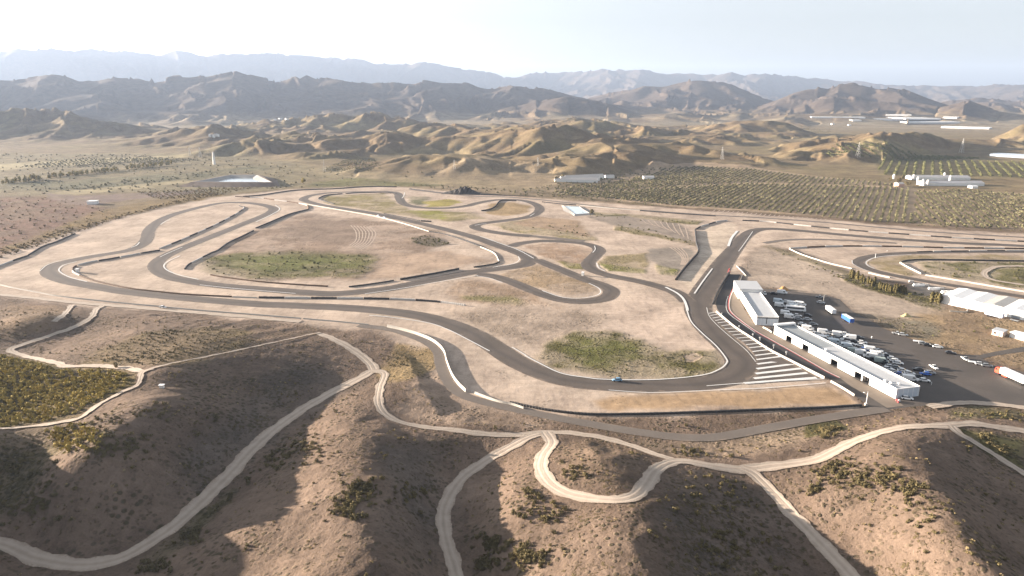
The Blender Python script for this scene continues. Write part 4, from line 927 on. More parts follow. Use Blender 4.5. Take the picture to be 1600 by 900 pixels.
for i, (px, py, lab) in enumerate(((326, 214, 'leftmost white house of the far hamlet on the left'), (332, 215, 'middle white house of the far hamlet on the left'), (339, 213.5, 'rightmost white house of the far hamlet on the left'), (428, 188, 'left white farmhouse under the dark mountains'), (437, 186.5, 'tallest white farmhouse under the dark mountains'), (447, 187.5, 'right white farmhouse under the dark mountains'),
        (1300, 195, 'small white cottage in the plain left of the greenhouses'), (1326, 196.5, 'white cottage nearest the left of the greenhouses'))):
    long_shed('house', lab, 'house', (px, py), (px + 4, py), 12, 5, M_wall, M_tile, 2)
# lattice pylons
M_steel = simple('galvanised_steel', (0.40, 0.39, 0.37), .6, .08, 1)
def pylon(px, py, hpx, lab):
    q = PT(px, py); D = math.hypot(q[0][0], q[1][0]); h = hpx * D / FPX * 1.03
    t = thing('pylon', lab, 'pylon', (q[0][0], q[1][0], q[2][0] - .3), .3, 'lattice pylons of the power line')
    w = h * .11; r = max(.13, D * .00011); m = MB()
    def at(z): return w * (1 - z / h) + .25
    for i in range(4):
        a = (1 if i in (0, 3) else -1, 1 if i < 2 else -1); m.cyl((a[0] * w, a[1] * w, 0), (a[0] * .25, a[1] * .25, h), r, r * .7, 5)
    for k in range(6):
        z0, z1 = h * k / 6, h * (k + 1) / 6; a, b = at(z0), at(z1)
        for s, c in (((-a, -a), (b, -b)), ((a, -a), (-b, -b)), ((-a, a), (b, b)), ((-a, -a), (-b, b)), ((a, -a), (b, b))): m.cyl((*s, z0), (*c, z1), r * .55, r * .55, 4)
    m.build('tower_frame', M_steel, t)
    for z, l in ((.78, .17), (.9, .13)): MB().cyl((-h * l, 0, h * z), (0, 0, h * z + h * .03), r * .7, r, 5).cyl((0, 0, h * z + h * .03), (h * l, 0, h * z), r, r * .7, 5).build('crossarm', M_steel, t)
for a in ((1128, 249, 18, 'pylon on the brown hill above the olive rows, right of the middle'), (840.5, 259, 13, 'pylon on the pale spur above the long farm sheds'), (1340, 246, 20, 'pylon in front of the light green orchard'), (1502, 239, 18, 'pylon at the far right below the brown hills'),
          (297, 243, 12, 'leftmost pylon in the far left valley'), (313, 246, 14, 'pylon in the left valley just left of the white chimney'), (507, 268, 17, 'pylon left of the small ploughed orchard in the middle'), (710, 264, 14, 'pylon on the grassy slope in the middle')): pylon(*a)
q = PT(335, 257); t = thing('chimney', 'stout white chimney stack in the left valley beside the dark round hill', 'chimney', (q[0][0], q[1][0], q[2][0] - .3))
MB().cyl((0, 0, 0), (0, 0, 22), 2.6, 1.7, 12).build('shaft', M_wall, t); MB().cyl((0, 0, 22.01), (0, 0, 23.2), 2.1, 2.1, 12).build('rim', M_tile, t)
# reservoir on its embankment
M_bank = simple('embankment_earth', (0.145, 0.108, 0.082), 1, .25, .12, bump=.5)
M_liner = simple('pond_liner', (0.27, 0.255, 0.235), .8, .1, .1)
def water(name, c):
    t = NT(name); t.color(c); t.b.inputs['Roughness'].default_value = .12; t.b.inputs['Specular IOR Level'].default_value = .5; t.bump(t.noise(t.pos(), .8, 2), .03, .05); return t.m
rim = [p3(302, 284, 5), p3(360, 273, 5), p3(402, 273, 5), p3(424, 284.5, 5)]
cen = sum(rim, Vector()) / 4
def ring(pts, grow, z, n=10):
    out = []
    for i in range(4):
        a, b = pts[i], pts[(i + 1) % 4]
        for k in range(n):
            q = a + (b - a) * (k / n); d = (q - cen); d.z = 0; q = q + d.normalized() * grow; out.append(Vector((q.x, q.y, z)))
    return out
def rings(rs_list, cap=False):
    m = MB(); n = len(rs_list[0]); v = [tuple(q - base) for r in rs_list for q in r]; f = []
    for i in range(len(rs_list) - 1):
        for j in range(n): a, b = i * n + j, i * n + (j + 1) % n; f.append((a, b, b + n, a + n))
    if cap: f.append(tuple(range((len(rs_list) - 1) * n, len(rs_list) * n)))
    return m.add(v, f)
base = Vector((cen.x, cen.y, 0)); rv = thing('reservoir', 'raised reservoir with dark earth banks and a white water basin at the back left', 'reservoir', tuple(base))
rings([ring(rim, 22, -.5), ring(rim, 3, 5), ring(rim, -1, 5.05)]).build('embankment', M_bank, rv)
rings([ring(rim, -1, 5.05), ring(rim, -15, .4)], True).build('liner', M_liner, rv)
rings([ring(rim, -11.0, 1.7)], True).build('water', water('reservoir_water', (0.25, 0.29, 0.31)), rv)
rim = [p3(880, 321.5, .6), p3(905, 322.6, .6), p3(922, 333.6, .6), p3(898, 335.4, .6)]; cen = sum(rim, Vector()) / 4; base = Vector((cen.x, cen.y, 0))
pd = thing('pond', 'small pale blue lined pond inside the far infield', 'pond', tuple(base))
rings([ring(rim, 6, -.1), ring(rim, 0, 1.0), ring(rim, -1, 1.0), ring(rim, -2, .5)]).build('rim', M_liner, pd)
rings([ring(rim, -1.6, .62)], True).build('water', simple('chalky_water', (0.50, 0.60, 0.63), .15, .1, .1, .5), pd)
# dark earth mound
a, b = p3(690, 302), p3(749, 303.5); l, an = frame_of(a, b); me = MB(); n = 22; v = []; f = []
for i in range(n):
    for j in range(9):
        u, w = i / (n - 1), j / 8; hgt = (math.sin(math.pi * u) ** .8) * math.sin(math.pi * w) * (4 + 5 * math.exp(-((u - .62) / .22) ** 2)) * (1 + .2 * math.sin(i * 2.3 + j)); v.append((u * l, (w - .3) * 26, hgt - .1))
for i in range(n - 1):
    for j in range(8): k = i * 9 + j; f.append((k, k + 9, k + 10, k + 1))
o = me.add(v, f).build('earth_mound', simple('dark_earth', (0.042, 0.037, 0.032), 1, .3, .2, bump=.5)); o.location = (a.x, a.y, 0); o.rotation_euler = (0, 0, an)
tag(o, 'dark heap of earth behind the far edge of the circuit', 'earth mound')

# ------------------------------------------------------------------ vehicles
def paint(name, c, rough=.35): return simple(name, c, rough, .04, 3, .5)
MP = {'white': paint('white_car_paint', (0.74, 0.74, 0.73)), 'pale': paint('pale_blue_paint', (0.50, 0.56, 0.60)), 'grey': paint('grey_car_paint', (0.20, 0.21, 0.22)), 'silver': paint('silver_car_paint', (0.42, 0.43, 0.44)),
      'black': paint('black_car_paint', (0.02, 0.02, 0.024)), 'blue': paint('blue_car_paint', (0.03, 0.10, 0.38)), 'sky': paint('sky_blue_paint', (0.18, 0.34, 0.50)), 'green': paint('grey_green_paint', (0.30, 0.35, 0.33)), 'red': paint('red_cab_paint', (0.62, 0.06, 0.025)), 'lilac': paint('lilac_trailer_paint', (0.48, 0.52, 0.66))}
M_glass = simple('tinted_glass', (0.02, 0.025, 0.03), .08, .1, 1, .6)
M_rubber = simple('wheel_rubber', (0.02, 0.02, 0.02), .9, .1, 2)
M_lamp = simple('lamp_lens', (0.6, 0.6, 0.58), .2, .05, 3)
def wheels(t, xs, y, r=.33):
    for x in xs:
        for s in (-1, 1): MB().cyl((x, s * (y - .2), r), (x, s * y, r), r, r, 12).build('wheel', M_rubber, t)
def lamps(t, x, y, z):
    for s in (-1, 1): MB().box(x - .05, x + .03, s * y - .16, s * y + .16, z, z + .14).build('headlight', M_lamp, t)
def build_car(t, m):
    b = MB(); b.loft([(-2.15, .70, .42, .78, .10), (-2.0, .82, .30, .92, .12), (-1.0, .87, .25, .95, .12), (.75, .87, .25, .93, .12), (1.75, .82, .27, .80, .12), (2.15, .66, .36, .66, .10)])
    b.loft([(-1.35, .60, 1.36, 1.44, .03), (-.9, .66, 1.38, 1.47, .03), (.25, .64, 1.37, 1.45, .03)]); b.build('body', m, t)
    MB().loft([(-1.98, .70, .90, .97, .02), (-1.30, .66, .90, 1.38, .05), (.25, .67, .90, 1.38, .05), (1.05, .72, .88, .94, .02)]).build('windows', M_glass, t)
    wheels(t, (-1.32, 1.32), .88); lamps(t, 2.02, .55, .58)
def build_van(t, m):
    b = MB(); b.loft([(-2.7, .92, .40, 2.1, .14), (-2.55, .98, .32, 2.25, .14), (1.1, .98, .30, 2.25, .16), (1.5, .97, .30, 1.95, .16), (2.05, .95, .30, 1.25, .14), (2.65, .86, .36, .98, .14)]); b.build('body', m, t)
    w = MB(); w.add([(1.52, -.78, 1.88), (1.52, .78, 1.88), (2.10, .80, 1.27), (2.10, -.80, 1.27)], [(0, 3, 2, 1)])
    w.v = [(x + .03, y, z + .04) for x, y, z in w.v]; w.box(.55, 1.45, -.992, -.985, 1.25, 1.75); w.box(.55, 1.45, .985, .992, 1.25, 1.75); w.build('windows', M_glass, t)
    wheels(t, (-1.6, 1.65), .97, .36); lamps(t, 2.55, .68, .72)
def build_pickup(t, m):
    b = MB(); b.loft([(-2.5, .85, .45, .95, .08), (-.55, .88, .38, .98, .08), (1.4, .88, .36, .98, .12), (2.4, .80, .42, .85, .12)]); b.loft([(-.55, .70, 1.55, 1.66, .04), (.35, .68, 1.55, 1.66, .04)]); b.build('body', m, t)
    MB().loft([(-.62, .74, .96, 1.56, .05), (.35, .74, .96, 1.56, .05), (1.0, .76, .95, 1.0, .02)]).build('windows', M_glass, t)
    MB().box(-2.4, -.7, -.70, .70, .985, 1.0).build('load_bed', M_frame, t)
    wheels(t, (-1.5, 1.5), .9, .38); lamps(t, 2.3, .6, .65)
def build_trailer(t, m, l=9.0, h=3.2, top=None):
    MB().loft([(-l / 2, 1.22, 1.0, h, .06), (l / 2, 1.22, 1.0, h, .06)]).build('box_body', m, t)
    MB().box(-l / 2 + .05, l / 2 - .05, -1.2, 1.2, h + .004, h + .05).build('roof', top or MP['white'], t)
    MB().box(-l / 2 + .3, l / 2 - .3, -.5, .5, .75, .996).build('chassis', M_frame, t)
    wheels(t, (-l / 2 + 1.6, -l / 2 + 2.7), 1.15, .48); MB().box(l / 2 - 1.7, l / 2 - 1.5, -.6, -.4, .02, .75).build('landing_leg', M_frame, t); MB().box(l / 2 - 1.7, l / 2 - 1.5, .4, .6, .02, .75).build('landing_leg', M_frame, t)
    for k in range(6): MB().box(-l / 2 + (k + 1) * l / 7, -l / 2 + (k + 1) * l / 7 + .05, 1.222, 1.26, 1.05, h - .1).build('side_rib', m, t)
def build_lorry(t, m):
    L_ = 12.0
    MB().loft([(-8, 1.25, 1.1, 3.9, .06), (4.2, 1.25, 1.1, 3.9, .06)]).build('trailer_body', MP['white'], t)
    b = MB(); b.loft([(4.5, 1.2, .7, 3.3, .15), (5.6, 1.22, .5, 3.5, .2), (6.6, 1.18, .45, 2.9, .2), (6.8, 1.12, .5, 2.0, .15)]); b.build('cab', m, t)
    MB().add([(6.66, -1.0, 2.85), (6.66, 1.0, 2.85), (6.86, .98, 2.0), (6.86, -.98, 2.0)], [(0, 3, 2, 1)]).box(5.5, 6.4, -1.25, -1.225, 2.0, 2.8).box(5.5, 6.4, 1.225, 1.25, 2.0, 2.8).build('windows', M_glass, t)
    MB().box(-7.5, 4.4, -.5, .5, .8, 1.096).build('chassis', M_frame, t); MB().box(.5, 3.0, -1.2, 1.2, .45, 1.0).build('side_skirt', m, t)
    wheels(t, (-6.6, -5.4, -4.2, 4.9, 6.0), 1.2, .5); lamps(t, 6.8, .8, .8)
def build_coach(t, m):
    MB().loft([(-5.4, 1.15, .45, 3.0, .2), (-5.2, 1.22, .35, 3.15, .2), (4.6, 1.22, .35, 3.15, .2), (5.2, 1.18, .38, 2.6, .2), (5.5, 1.05, .45, 1.4, .2)]).build('body', m, t)
    MB().box(-4.9, 4.3, -1.235, -1.222, 1.6, 2.5).box(-4.9, 4.3, 1.222, 1.235, 1.6, 2.5).add([(5.24, -1.0, 2.5), (5.24, 1.0, 2.5), (5.53, .95, 1.45), (5.53, -.95, 1.45)], [(0, 3, 2, 1)]).build('windows', M_glass, t)
    wheels(t, (-3.3, 3.6), 1.2, .48); lamps(t, 5.4, .75, .8)
    for k in range(3): MB().box(-3 + k * 2.6, -2 + k * 2.6, -.5, .5, 3.152, 3.3).build('roof_hatch', M_trim, t)
def build_flatbed(t, m):
    MB().box(-2.4, 2.0, -.95, .95, .6, .75).build('deck', m, t); MB().cyl((2.0, 0, .6), (3.2, 0, .5), .06, .06, 6).build('drawbar', M_frame, t); wheels(t, (-.5, .4), .98, .3)
BLD = {'car': (build_car, 'parked_car', 'car'), 'van': (build_van, 'parked_van', 'van'), 'pick': (build_pickup, 'pickup_truck', 'pickup'), 'trail': (build_trailer, 'box_trailer', 'trailer'), 'lorry': (build_lorry, 'lorry', 'lorry'), 'coach': (build_coach, 'coach', 'coach'), 'flat': (build_flatbed, 'flat_trailer', 'trailer')}
PROTO = {}
LOTG = 'vehicles parked round the pits'
def vehicle(kind, colr, px, py, head, lab, group=LOTG, z=.04, sc=1.0):
    f, nm, cat = BLD[kind]; q = p3(px, py); g = float(HT(q.x, q.y))
    a = P(px - head[0], py - head[1]); b = P(px + head[0], py + head[1]); rz = math.atan2(b[1] - a[1], b[0] - a[0])
    loc = (q.x, q.y, g + z); k = (kind, colr)
    if k not in PROTO:
        t = thing(nm, lab, cat, loc, rz, group); t.scale = (sc,) * 3; f(t, MP[colr]); PROTO[k] = t; return t
    return dup(PROTO[k], loc, rz, lab, group, cat, sc)
E, Wd_, A_ = (10, 1.2), (-10, -1.2), (6, 5)
VEH = [('car','white',1195,460,(3,8),'white car squeezed against the back corner of the far pit building'), ('van','white',1222,459,E,'white van at the top left corner of the car park by the orange heap'), ('car','black',1209.5,460,E,'black car left of the white van at the top of the car park'),
 ('van','pale',1216.5,473,E,'pale blue van beside the far pit building, first of its cluster'), ('van','white',1218.5,479.5,E,'white van in front of the pale blue van by the far pit building'), ('car','black',1233.5,472.5,E,'dark car behind the white vans of the far cluster'),
 ('van','white',1238,477,E,'white van right of the pale blue van in the far cluster'), ('van','pale',1241,481.5,E,'pale blue van just behind the long coach'), ('coach','white',1243,486,(10,.9),'long white coach parked by the corner of the far pit building'),
 ('van','white',1234,497.5,E,'white van between the coach and the corner of the long pit building'), ('car','grey',1247.5,500,E,'grey car right of the white van near the long building corner'), ('car','silver',1262,500.5,E,'silver car at the right of the row in front of the coach'),
 ('car','white',1253.5,508,E,'white car nearest the far end of the long pit building'), ('car','grey',1271,508,E,'grey car alone in front of the row by the building end'), ('pick','grey',1281,465.5,E,'grey pickup by the lamp post at the back of the car park'), ('car','silver',1282.5,474,E,'silver car behind the white box trailer'),
 ('car','white',1267,519.5,E,'white car first in the rows along the long pit building'), ('van','white',1262,515.5,E,'white van at the far end of the rows behind the long building'), ('car','white',1279.5,523.5,E,'white car hugging the roof edge, second in its row'), ('car','pale',1294,528.5,E,'pale blue car in the row along the roof edge'), ('van','white',1310,525,E,'white van at the back of the first car row'),
 ('car','white',1321,523.5,E,'white car last at the back of the first row'), ('van','white',1327,530,Wd_,'white van facing the building in the second row'), ('car','black',1342,529,E,'black car right of the white van of the second row'), ('car','black',1296,535,E,'black car hard behind the parapet in the second row'),
 ('van','pale',1304.5,537,E,'pale blue van in the third row near the parapet'), ('car','white',1317,534.5,E,'white car in the third row between two vans'), ('van','pale',1319.5,543,Wd_,'pale blue van facing the building in the fourth row'), ('car','black',1335,535,E,'black car at the end of the third row'), ('car','white',1347,536.5,E,'white car alone at the outer end of the third row'),
 ('car','white',1343,541,Wd_,'white car facing the building in the fourth row'), ('car','pale',1354,544,E,'pale blue car at the outer end of the fourth row'), ('car','white',1331,545,E,'white car wedged between vans of the fourth row'), ('van','green',1334.5,551.5,E,'grey green van at the parapet in the fifth row'),
 ('van','white',1361,549,E,'white van at the outer end of the fifth row'), ('car','blue',1350,548,E,'dark blue car between the fifth row vans'), ('van','white',1359,559,Wd_,'white box van in the sixth row by the parapet'), ('van','white',1370,556.5,E,'white box van second in the sixth row'), ('van','green',1377,566.5,E,'grey green van in the seventh row'),
 ('car','black',1386,570,E,'black car right of the grey green van of the seventh row'), ('car','black',1386.5,558,E,'black car at the outer end of the sixth row'), ('car','white',1394.5,562,E,'first of three white cars side by side in the seventh row'), ('car','white',1398.5,565.5,E,'middle of three white cars side by side in the seventh row'), ('car','white',1403,569,E,'nearest of three white cars side by side in the seventh row'),
 ('car','white',1386.5,577.5,E,'white car at the parapet in the eighth row'), ('car','white',1396,582,E,'white car second along the parapet in the eighth row'), ('car','white',1410.5,580.5,E,'white car set apart in the eighth row'), ('car','blue',1407,586.5,E,'bright blue car behind the parapet'), ('car','pale',1414,590,E,'pale blue car in front of the bright blue car'),
 ('van','white',1422,594.5,E,'white minivan near the near end of the long pit building'), ('car','black',1434,579,Wd_,'black car alone out in the open car park'), ('car','black',1437,590.5,E,'black car right of the white minivan'), ('car','white',1444,596,E,'white car last in the near row'), ('car','blue',1445.5,586,Wd_,'small dark blue car out in the near car park'), ('car','grey',1453,584,E,'grey car at the outer near edge of the rows'),
 ('pick','white',1459,575.5,(8,5),'white pickup out in the open with a long shadow'), ('car','white',1417,624,E,'white car parked at the near end wall of the long pit building'), ('pick','silver',1402,522.5,E,'silver pickup at the grass edge of the car park'), ('car','silver',1411,524.5,E,'silver car at the grass edge beside a pickup'),
 ('flat','white',1435,535,E,'white flat trailer at the grass edge'), ('car','grey',1443,538.5,E,'grey car just beyond the white flat trailer'), ('car','black',1450,541,E,'black car at the grass edge left of the bright white car'), ('car','white',1465,543.5,E,'bright white car alone on the grass edge'), ('car','black',1485,553,E,'black car where the side road leaves the car park'), ('pick','silver',1508,562.5,(6,4),'silver pickup left of the white flat trailer by the lorry'),
 ('flat','white',1521.5,567.5,E,'white flat trailer parked left of the lorry'), ('car','silver',1532,570.5,E,'silver car between the flat trailer and the lorry'), ('car','grey',1542,573,E,'grey car just in front of the red lorry cab'), ('trail','white',1297.5,489,(10,7.6),'white box trailer standing out in the far car park'), ('trail','blue',1324,503,(13,8),'bright blue box trailer beside the white one'),
 ('lorry','red',1577,592,(-22,-10),'lorry with a red cab and long white trailer at the right edge'), ('trail','lilac',1553,496,(18,4.4),'long lilac trailer parked along the warehouse wall'), ('flat','grey',1585,502,(10,2.4),'grey flat trailer behind the lilac trailer by the warehouse')]
EXTRA = [('van','white',1287,521.5,E,'white van at the back of the rows, left of the first back row vans'), ('car','silver',1300,523,E,'silver car at the back of the rows between two white vans'), ('car','grey',1311,530,E,'grey car in the second row between pale cars'),
 ('van','white',1285,531.5,E,'white van hard against the parapet near the far end of the rows'), ('car','white',1327,538,E,'white car in the third row right of the middle'), ('car','silver',1310,541.5,E,'silver car squeezed between the parapet and the fourth row vans'),
 ('van','white',1346,554,E,'white van at the parapet between the fifth and sixth rows'), ('car','silver',1372,549.5,E,'silver car at the outer end of the fifth row'), ('car','black',1366,563.5,E,'black car at the parapet below the sixth row vans'), ('car','white',1378,553.5,E,'white car at the outer end between the fifth and sixth rows'),
 ('car','silver',1391,574.5,E,'silver car between the seventh and eighth rows'), ('car','grey',1401,576,E,'grey car at the outer end below three white cars'), ('car','white',1421,585,E,'white car behind the white minivan'), ('van','white',1228,492,E,'white van tucked behind the coach near the far building'),
 ('car','silver',1226,486.5,Wd_,'silver car at the front end of the long coach'), ('van','white',1251,477.5,E,'white van at the right end of the far cluster'), ('car','white',1246,494.5,E,'white car below the coach'), ('car','black',1262,494,E,'black car right below the tail of the coach'), ('car','white',1229,473,E,'white car between vans at the top of the far cluster'), ('car','grey',1337,557.5,E,'grey car at the parapet beside the grey green van')]
for k, c, px, py, hd, lab in VEH + EXTRA: vehicle(k, c, px, py, hd, lab, sc=1.14 if k == 'van' else 1.07 if k == 'car' else 1.0)
vehicle('car', 'sky', 964, 595.5, (-10, .2), 'light blue racing car on the lower curve of the track', 'cars out on the circuit', .10)
vehicle('car', 'white', 591.5, 338.5, (8, 2.4), 'white car on the diagonal track, left of two', 'cars out on the circuit', .10, 1.15)
vehicle('car', 'white', 601, 341, (8, 2.4), 'white car on the diagonal track, right of two', 'cars out on the circuit', .10, 1.15)
vehicle('car', 'white', 255, 482, (10, 1), 'white car on the dirt road above the left hill', None, .35)
for i in range(14):
    x = 1424 + i * 5.6 + (i % 3) * 1.2; y = 441.5 + i * 1.35 + (i * 7 % 4) * 1.4
    q = p3(x, y); o = MB().box(-1.6, 1.6, -.8, .8, 0, 1.3, .1, .1).box(-1.5, 1.5, -.7, .7, 1.302, 1.5, .3, .2).build('crate', M_trim if i % 4 else M_tile); o.location = (q.x, q.y, .02); o.rotation_euler = (0, 0, -.15 + .1 * (i % 5))
    tag(o, 'white crate in the loose row beyond the cypress trees', 'crate', 'crates behind the cypress row')
# heap of orange sand behind the car park
def mound(name, px, py, w, h, mat, lab, cat):
    q = p3(px, py); m = MB(); v = [(0, 0, h)]; f = []; n = 16
    for k in range(1, 5):
        for i in range(n):
            a = 2 * math.pi * i / n; r = w * k / 4 * (1 + .18 * math.sin(3 * a + k) + .1 * math.sin(5 * a)); v.append((r * math.cos(a), r * math.sin(a) * .7, h * (1 - k / 4) ** 1.1 * (1 + .15 * math.sin(2 * a + 2 * k)) - .05))
    for i in range(n): f.append((0, 1 + i, 1 + (i + 1) % n))
    for k in range(3):
        for i in range(n): a, b = 1 + k * n + i, 1 + k * n + (i + 1) % n; f.append((a, a + n, b + n, b))
    o = m.add(v, f).build(name, mat); o.location = (q.x, q.y, .02); return tag(o, lab, cat)
mound('sand_heap', 1224, 452.5, 4.0, 2.4, simple('orange_sand', (0.38, 0.21, 0.085), 1, .3, .8, bump=.4), 'heap of orange sand behind the top of the car park', 'sand heap')
mound('rubble_heap', 1416, 494, 3.2, 1.8, simple('yellow_rubble', (0.40, 0.33, 0.17), 1, .3, .8, bump=.4), 'yellowish rubble heap on the rough ground right of the car park', 'rubble heap')
# posts, lamp, pit wall markers
def post(px, py, h, lab, nm='marker_post', cat='post', r=.09, cap=True):
    q = p3(px, py); t = thing(nm, lab, cat, (q.x, q.y, float(HT(q.x, q.y)) + .02)); MB().cyl((0, 0, 0), (0, 0, h), r, r * .8, 8).build('post', M_trim, t)
    if cap: MB().box(-.35, .35, -.06, .06, h * .72, h + .15).build('board', M_trim, t)
    return t
for px, py, lab in ((1127, 495, 'white signal board by the pit wall at the tyre stacks'), (1154.5, 515, 'white signal board by the pit wall at the start of the stripes'), (1176, 527.5, 'white signal board second along the pit wall'), (1187, 533.5, 'white signal board third along the pit wall'), (1208.5, 545.5, 'white signal board in the middle of the pit wall'), (1228, 556, 'white signal board near the camera along the pit wall')): post(px, py, 2.2, lab)
post(1367.5, 403.5, 3.5, 'white marshal post on the kart hairpin', 'marshal_post', 'post', .15)
post(1386, 392.5, 0.9, 'short white post at the kart straight', 'marker_post', 'post', .15, False)
q = p3(1353, 633.5); t = thing('lamp_post', 'tall white lamp post at the corner of the sand trap by the pit exit', 'lamp post', (q.x, q.y, .02))
MB().cyl((0, 0, 0), (0, 0, 6.0), .16, .10, 8).build('pole', M_trim, t); MB().box(-1.4, .2, -.12, .12, 5.7, 5.85).build('arm', M_frame, t); MB().box(-1.7, -1.0, -.25, .25, 5.55, 5.70).build('lamp_head', M_trim, t); MB().box(-.5, .5, -.5, .5, 0, .9).build('base_block', M_conc, t)
q = p3(1286.5, 472.5); t = thing('lamp_post', 'thin grey lamp post at the back of the car park', 'lamp post', (q.x, q.y, .04))
MB().cyl((0, 0, 0), (0, 0, 4.6), .14, .09, 8).build('pole', M_steel, t); MB().box(-.1, 1.1, -.12, .12, 4.6, 4.75).build('lamp_head', M_steel, t)
q = p3(1139, 425.5); t = thing('warning_board', 'red and white triangular board at the start of the pit lane divider', 'sign', (q.x, q.y, .02))
MB().add([(-1.0, -.1, 0), (1.0, -.1, 0), (0, -.1, 3.2), (-1.0, .1, 0), (1.0, .1, 0), (0, .1, 3.2)], [(0, 1, 2), (5, 4, 3), (0, 3, 4, 1), (1, 4, 5, 2), (2, 5, 3, 0)]).build('board', simple('signal_red', (0.66, 0.07, 0.06), .6, .1, 1), t)
MB().add([(-.45, -.14, .5), (.45, -.14, .5), (0, -.14, 2.0), (-.45, -.11, .5), (.45, -.11, .5), (0, -.11, 2.0)], [(0, 1, 2), (0, 3, 4, 1), (1, 4, 5, 2), (2, 5, 3, 0)]).build('triangle', M_trim, t)
for i, (px, py, r_) in enumerate(((1401.5, 626.5, True), (1404.5, 627.3, False), (1403, 629, True))):
    q = p3(px, py); t = thing('plastic_barrier', ('red plastic barrier block left by the near corner of the pit building', 'white plastic barrier block between two red ones by the pit building corner', 'red plastic barrier block nearest the camera by the pit building corner')[i], 'barrier', (q.x, q.y, .06), .4 * i, 'plastic barriers by the pit building corner')
    MB().box(-.5, .5, -.25, .25, 0, .8, .05, .12).build('block', M_red if r_ else M_trim, t)
# people
M_skin = simple('skin', (0.45, 0.27, 0.19), .7, .05, 5); M_cloth = simple('pale_clothes', (0.60, 0.60, 0.58), .9, .1, 5); M_hair = simple('dark_hair', (0.03, 0.02, 0.015), .8, .1, 5)
def person(px, py, lab, rz):
    q = p3(px, py); J = [(0,0,.95,.13),(0,0,1.15,.14),(0,0,1.40,.15),(0,0,1.52,.06),(0,.01,1.66,.095),(0,0,1.76,.06),(.09,0,.88,.09),(.10,.02,.48,.06),(.10,0,.08,.045),(.10,.16,.04,.04),(-.09,0,.88,.09),(-.10,-.02,.48,.06),(-.10,0,.08,.045),(-.10,.16,.04,.04),
         (.19,0,1.42,.055),(.24,.02,1.14,.042),(.24,.12,.90,.034),(.24,.16,.82,.03),(-.19,0,1.42,.055),(-.24,.02,1.14,.042),(-.24,.10,.90,.034),(-.24,.14,.82,.03)]
    Ed = [(0,1),(1,2),(2,3),(3,4),(4,5),(0,6),(6,7),(7,8),(8,9),(0,10),(10,11),(11,12),(12,13),(2,14),(14,15),(15,16),(16,17),(2,18),(18,19),(19,20),(20,21)]
    me = bpy.data.meshes.new('person'); me.from_pydata([j[:3] for j in J], Ed, []); o = bpy.data.objects.new('person', me); COL.objects.link(o)
    md = o.modifiers.new('skin', 'SKIN'); sv = me.skin_vertices[0].data
    for i, j in enumerate(J): sv[i].radius = (j[3], j[3])
    sv[0].use_root = True
    sb = o.modifiers.new('sub', 'SUBSURF'); sb.levels = 1; sb.render_levels = 1
    me.materials.append(M_cloth); o.location = (q.x, q.y, float(HT(q.x, q.y)) + .04); o.rotation_euler = (0, 0, rz); tag(o, lab, 'person')
    MB().loft([(-.1, .08, 1.68, 1.80, .03), (.02, .10, 1.70, 1.81, .03)]).build('hair', M_hair, o)
person(1455, 602, 'person in pale clothes standing alone at the near edge of the car park', .5)
person(1361.5, 530, 'person in pale clothes standing behind the second row of cars', 2.0)

# ------------------------------------------------------------------ plants
def leaf_mat(name, a, b, trans=.15):
    t = NT(name); p = t.pos(); n = t.noise(p, 1.3, 3); oi = t.n.new('ShaderNodeObjectInfo')
    big = t.n.new('ShaderNodeTexNoise'); big.inputs['Scale'].default_value = .11; geo = t.n.new('ShaderNodeNewGeometry'); t.l.new(geo.outputs['Position'], big.inputs['Vector'])
    a = tuple(v * .82 for v in a); b = tuple(v * .82 for v in b)
    c = t.mix(t.mapr(n, .3, .7), a, b); c = t.mix(t.mapr(big.outputs['Fac'], .35, .65, 0, .6), c, tuple(v * 1.35 for v in b)); t.color(c)
    t.b.inputs['Roughness'].default_value = .95; t.b.inputs['Specular IOR Level'].default_value = .05; return t.m
M_scrub = leaf_mat('scrub_leaves', (0.095, 0.080, 0.042), (0.170, 0.138, 0.068))
M_goldb = leaf_mat('golden_scrub_leaves', (0.23, 0.185, 0.055), (0.37, 0.29, 0.095))
M_pale = leaf_mat('dry_tussock', (0.20, 0.155, 0.085), (0.32, 0.25, 0.13))
M_olive = leaf_mat('olive_leaves', (0.125, 0.118, 0.064), (0.200, 0.183, 0.100))
M_lime = leaf_mat('young_orchard_leaves', (0.12, 0.125, 0.055), (0.18, 0.175, 0.08))
M_cyp = leaf_mat('cypress_foliage', (0.062, 0.056, 0.026), (0.130, 0.108, 0.048))
M_bark = simple('bark', (0.12, 0.085, 0.06), .95, .2, 2)
def clump(seed, n, rx, rz, leaf, squash=.62, hollow=.45):
    """leaf-sized faces spread through a low dome with a few lobes"""
    r = np.random.RandomState(seed); lob = r.randn(5, 3) * [rx * .45, rx * .45, rz * .18]; lob[:, 2] = np.abs(lob[:, 2]) + rz * .38
    c = lob[r.randint(0, 5, n)]; d = r.randn(n, 3); d /= np.linalg.norm(d, axis=1)[:, None]; rad = (hollow + (1 - hollow) * r.rand(n)) ** .6
    p = c + d * rad[:, None] * np.array([rx * .55, rx * .55, rz * .55]); p[:, 2] = np.maximum(p[:, 2], leaf * .2)
    nr = d + r.randn(n, 3) * .5; nr /= np.linalg.norm(nr, axis=1)[:, None]
    a = np.cross(nr, r.randn(n, 3)); a /= np.linalg.norm(a, axis=1)[:, None] + 1e-6; b = np.cross(nr, a)
    s = leaf * (.6 + .8 * r.rand(n))[:, None]; V = np.stack([p - a * s - b * s * squash, p + a * s - b * s * squash * .6, p + a * s * .7 + b * s * squash, p - a * s * .8 + b * s * squash], 1).reshape(-1, 3)
    return V, np.arange(n * 4).reshape(-1, 4)
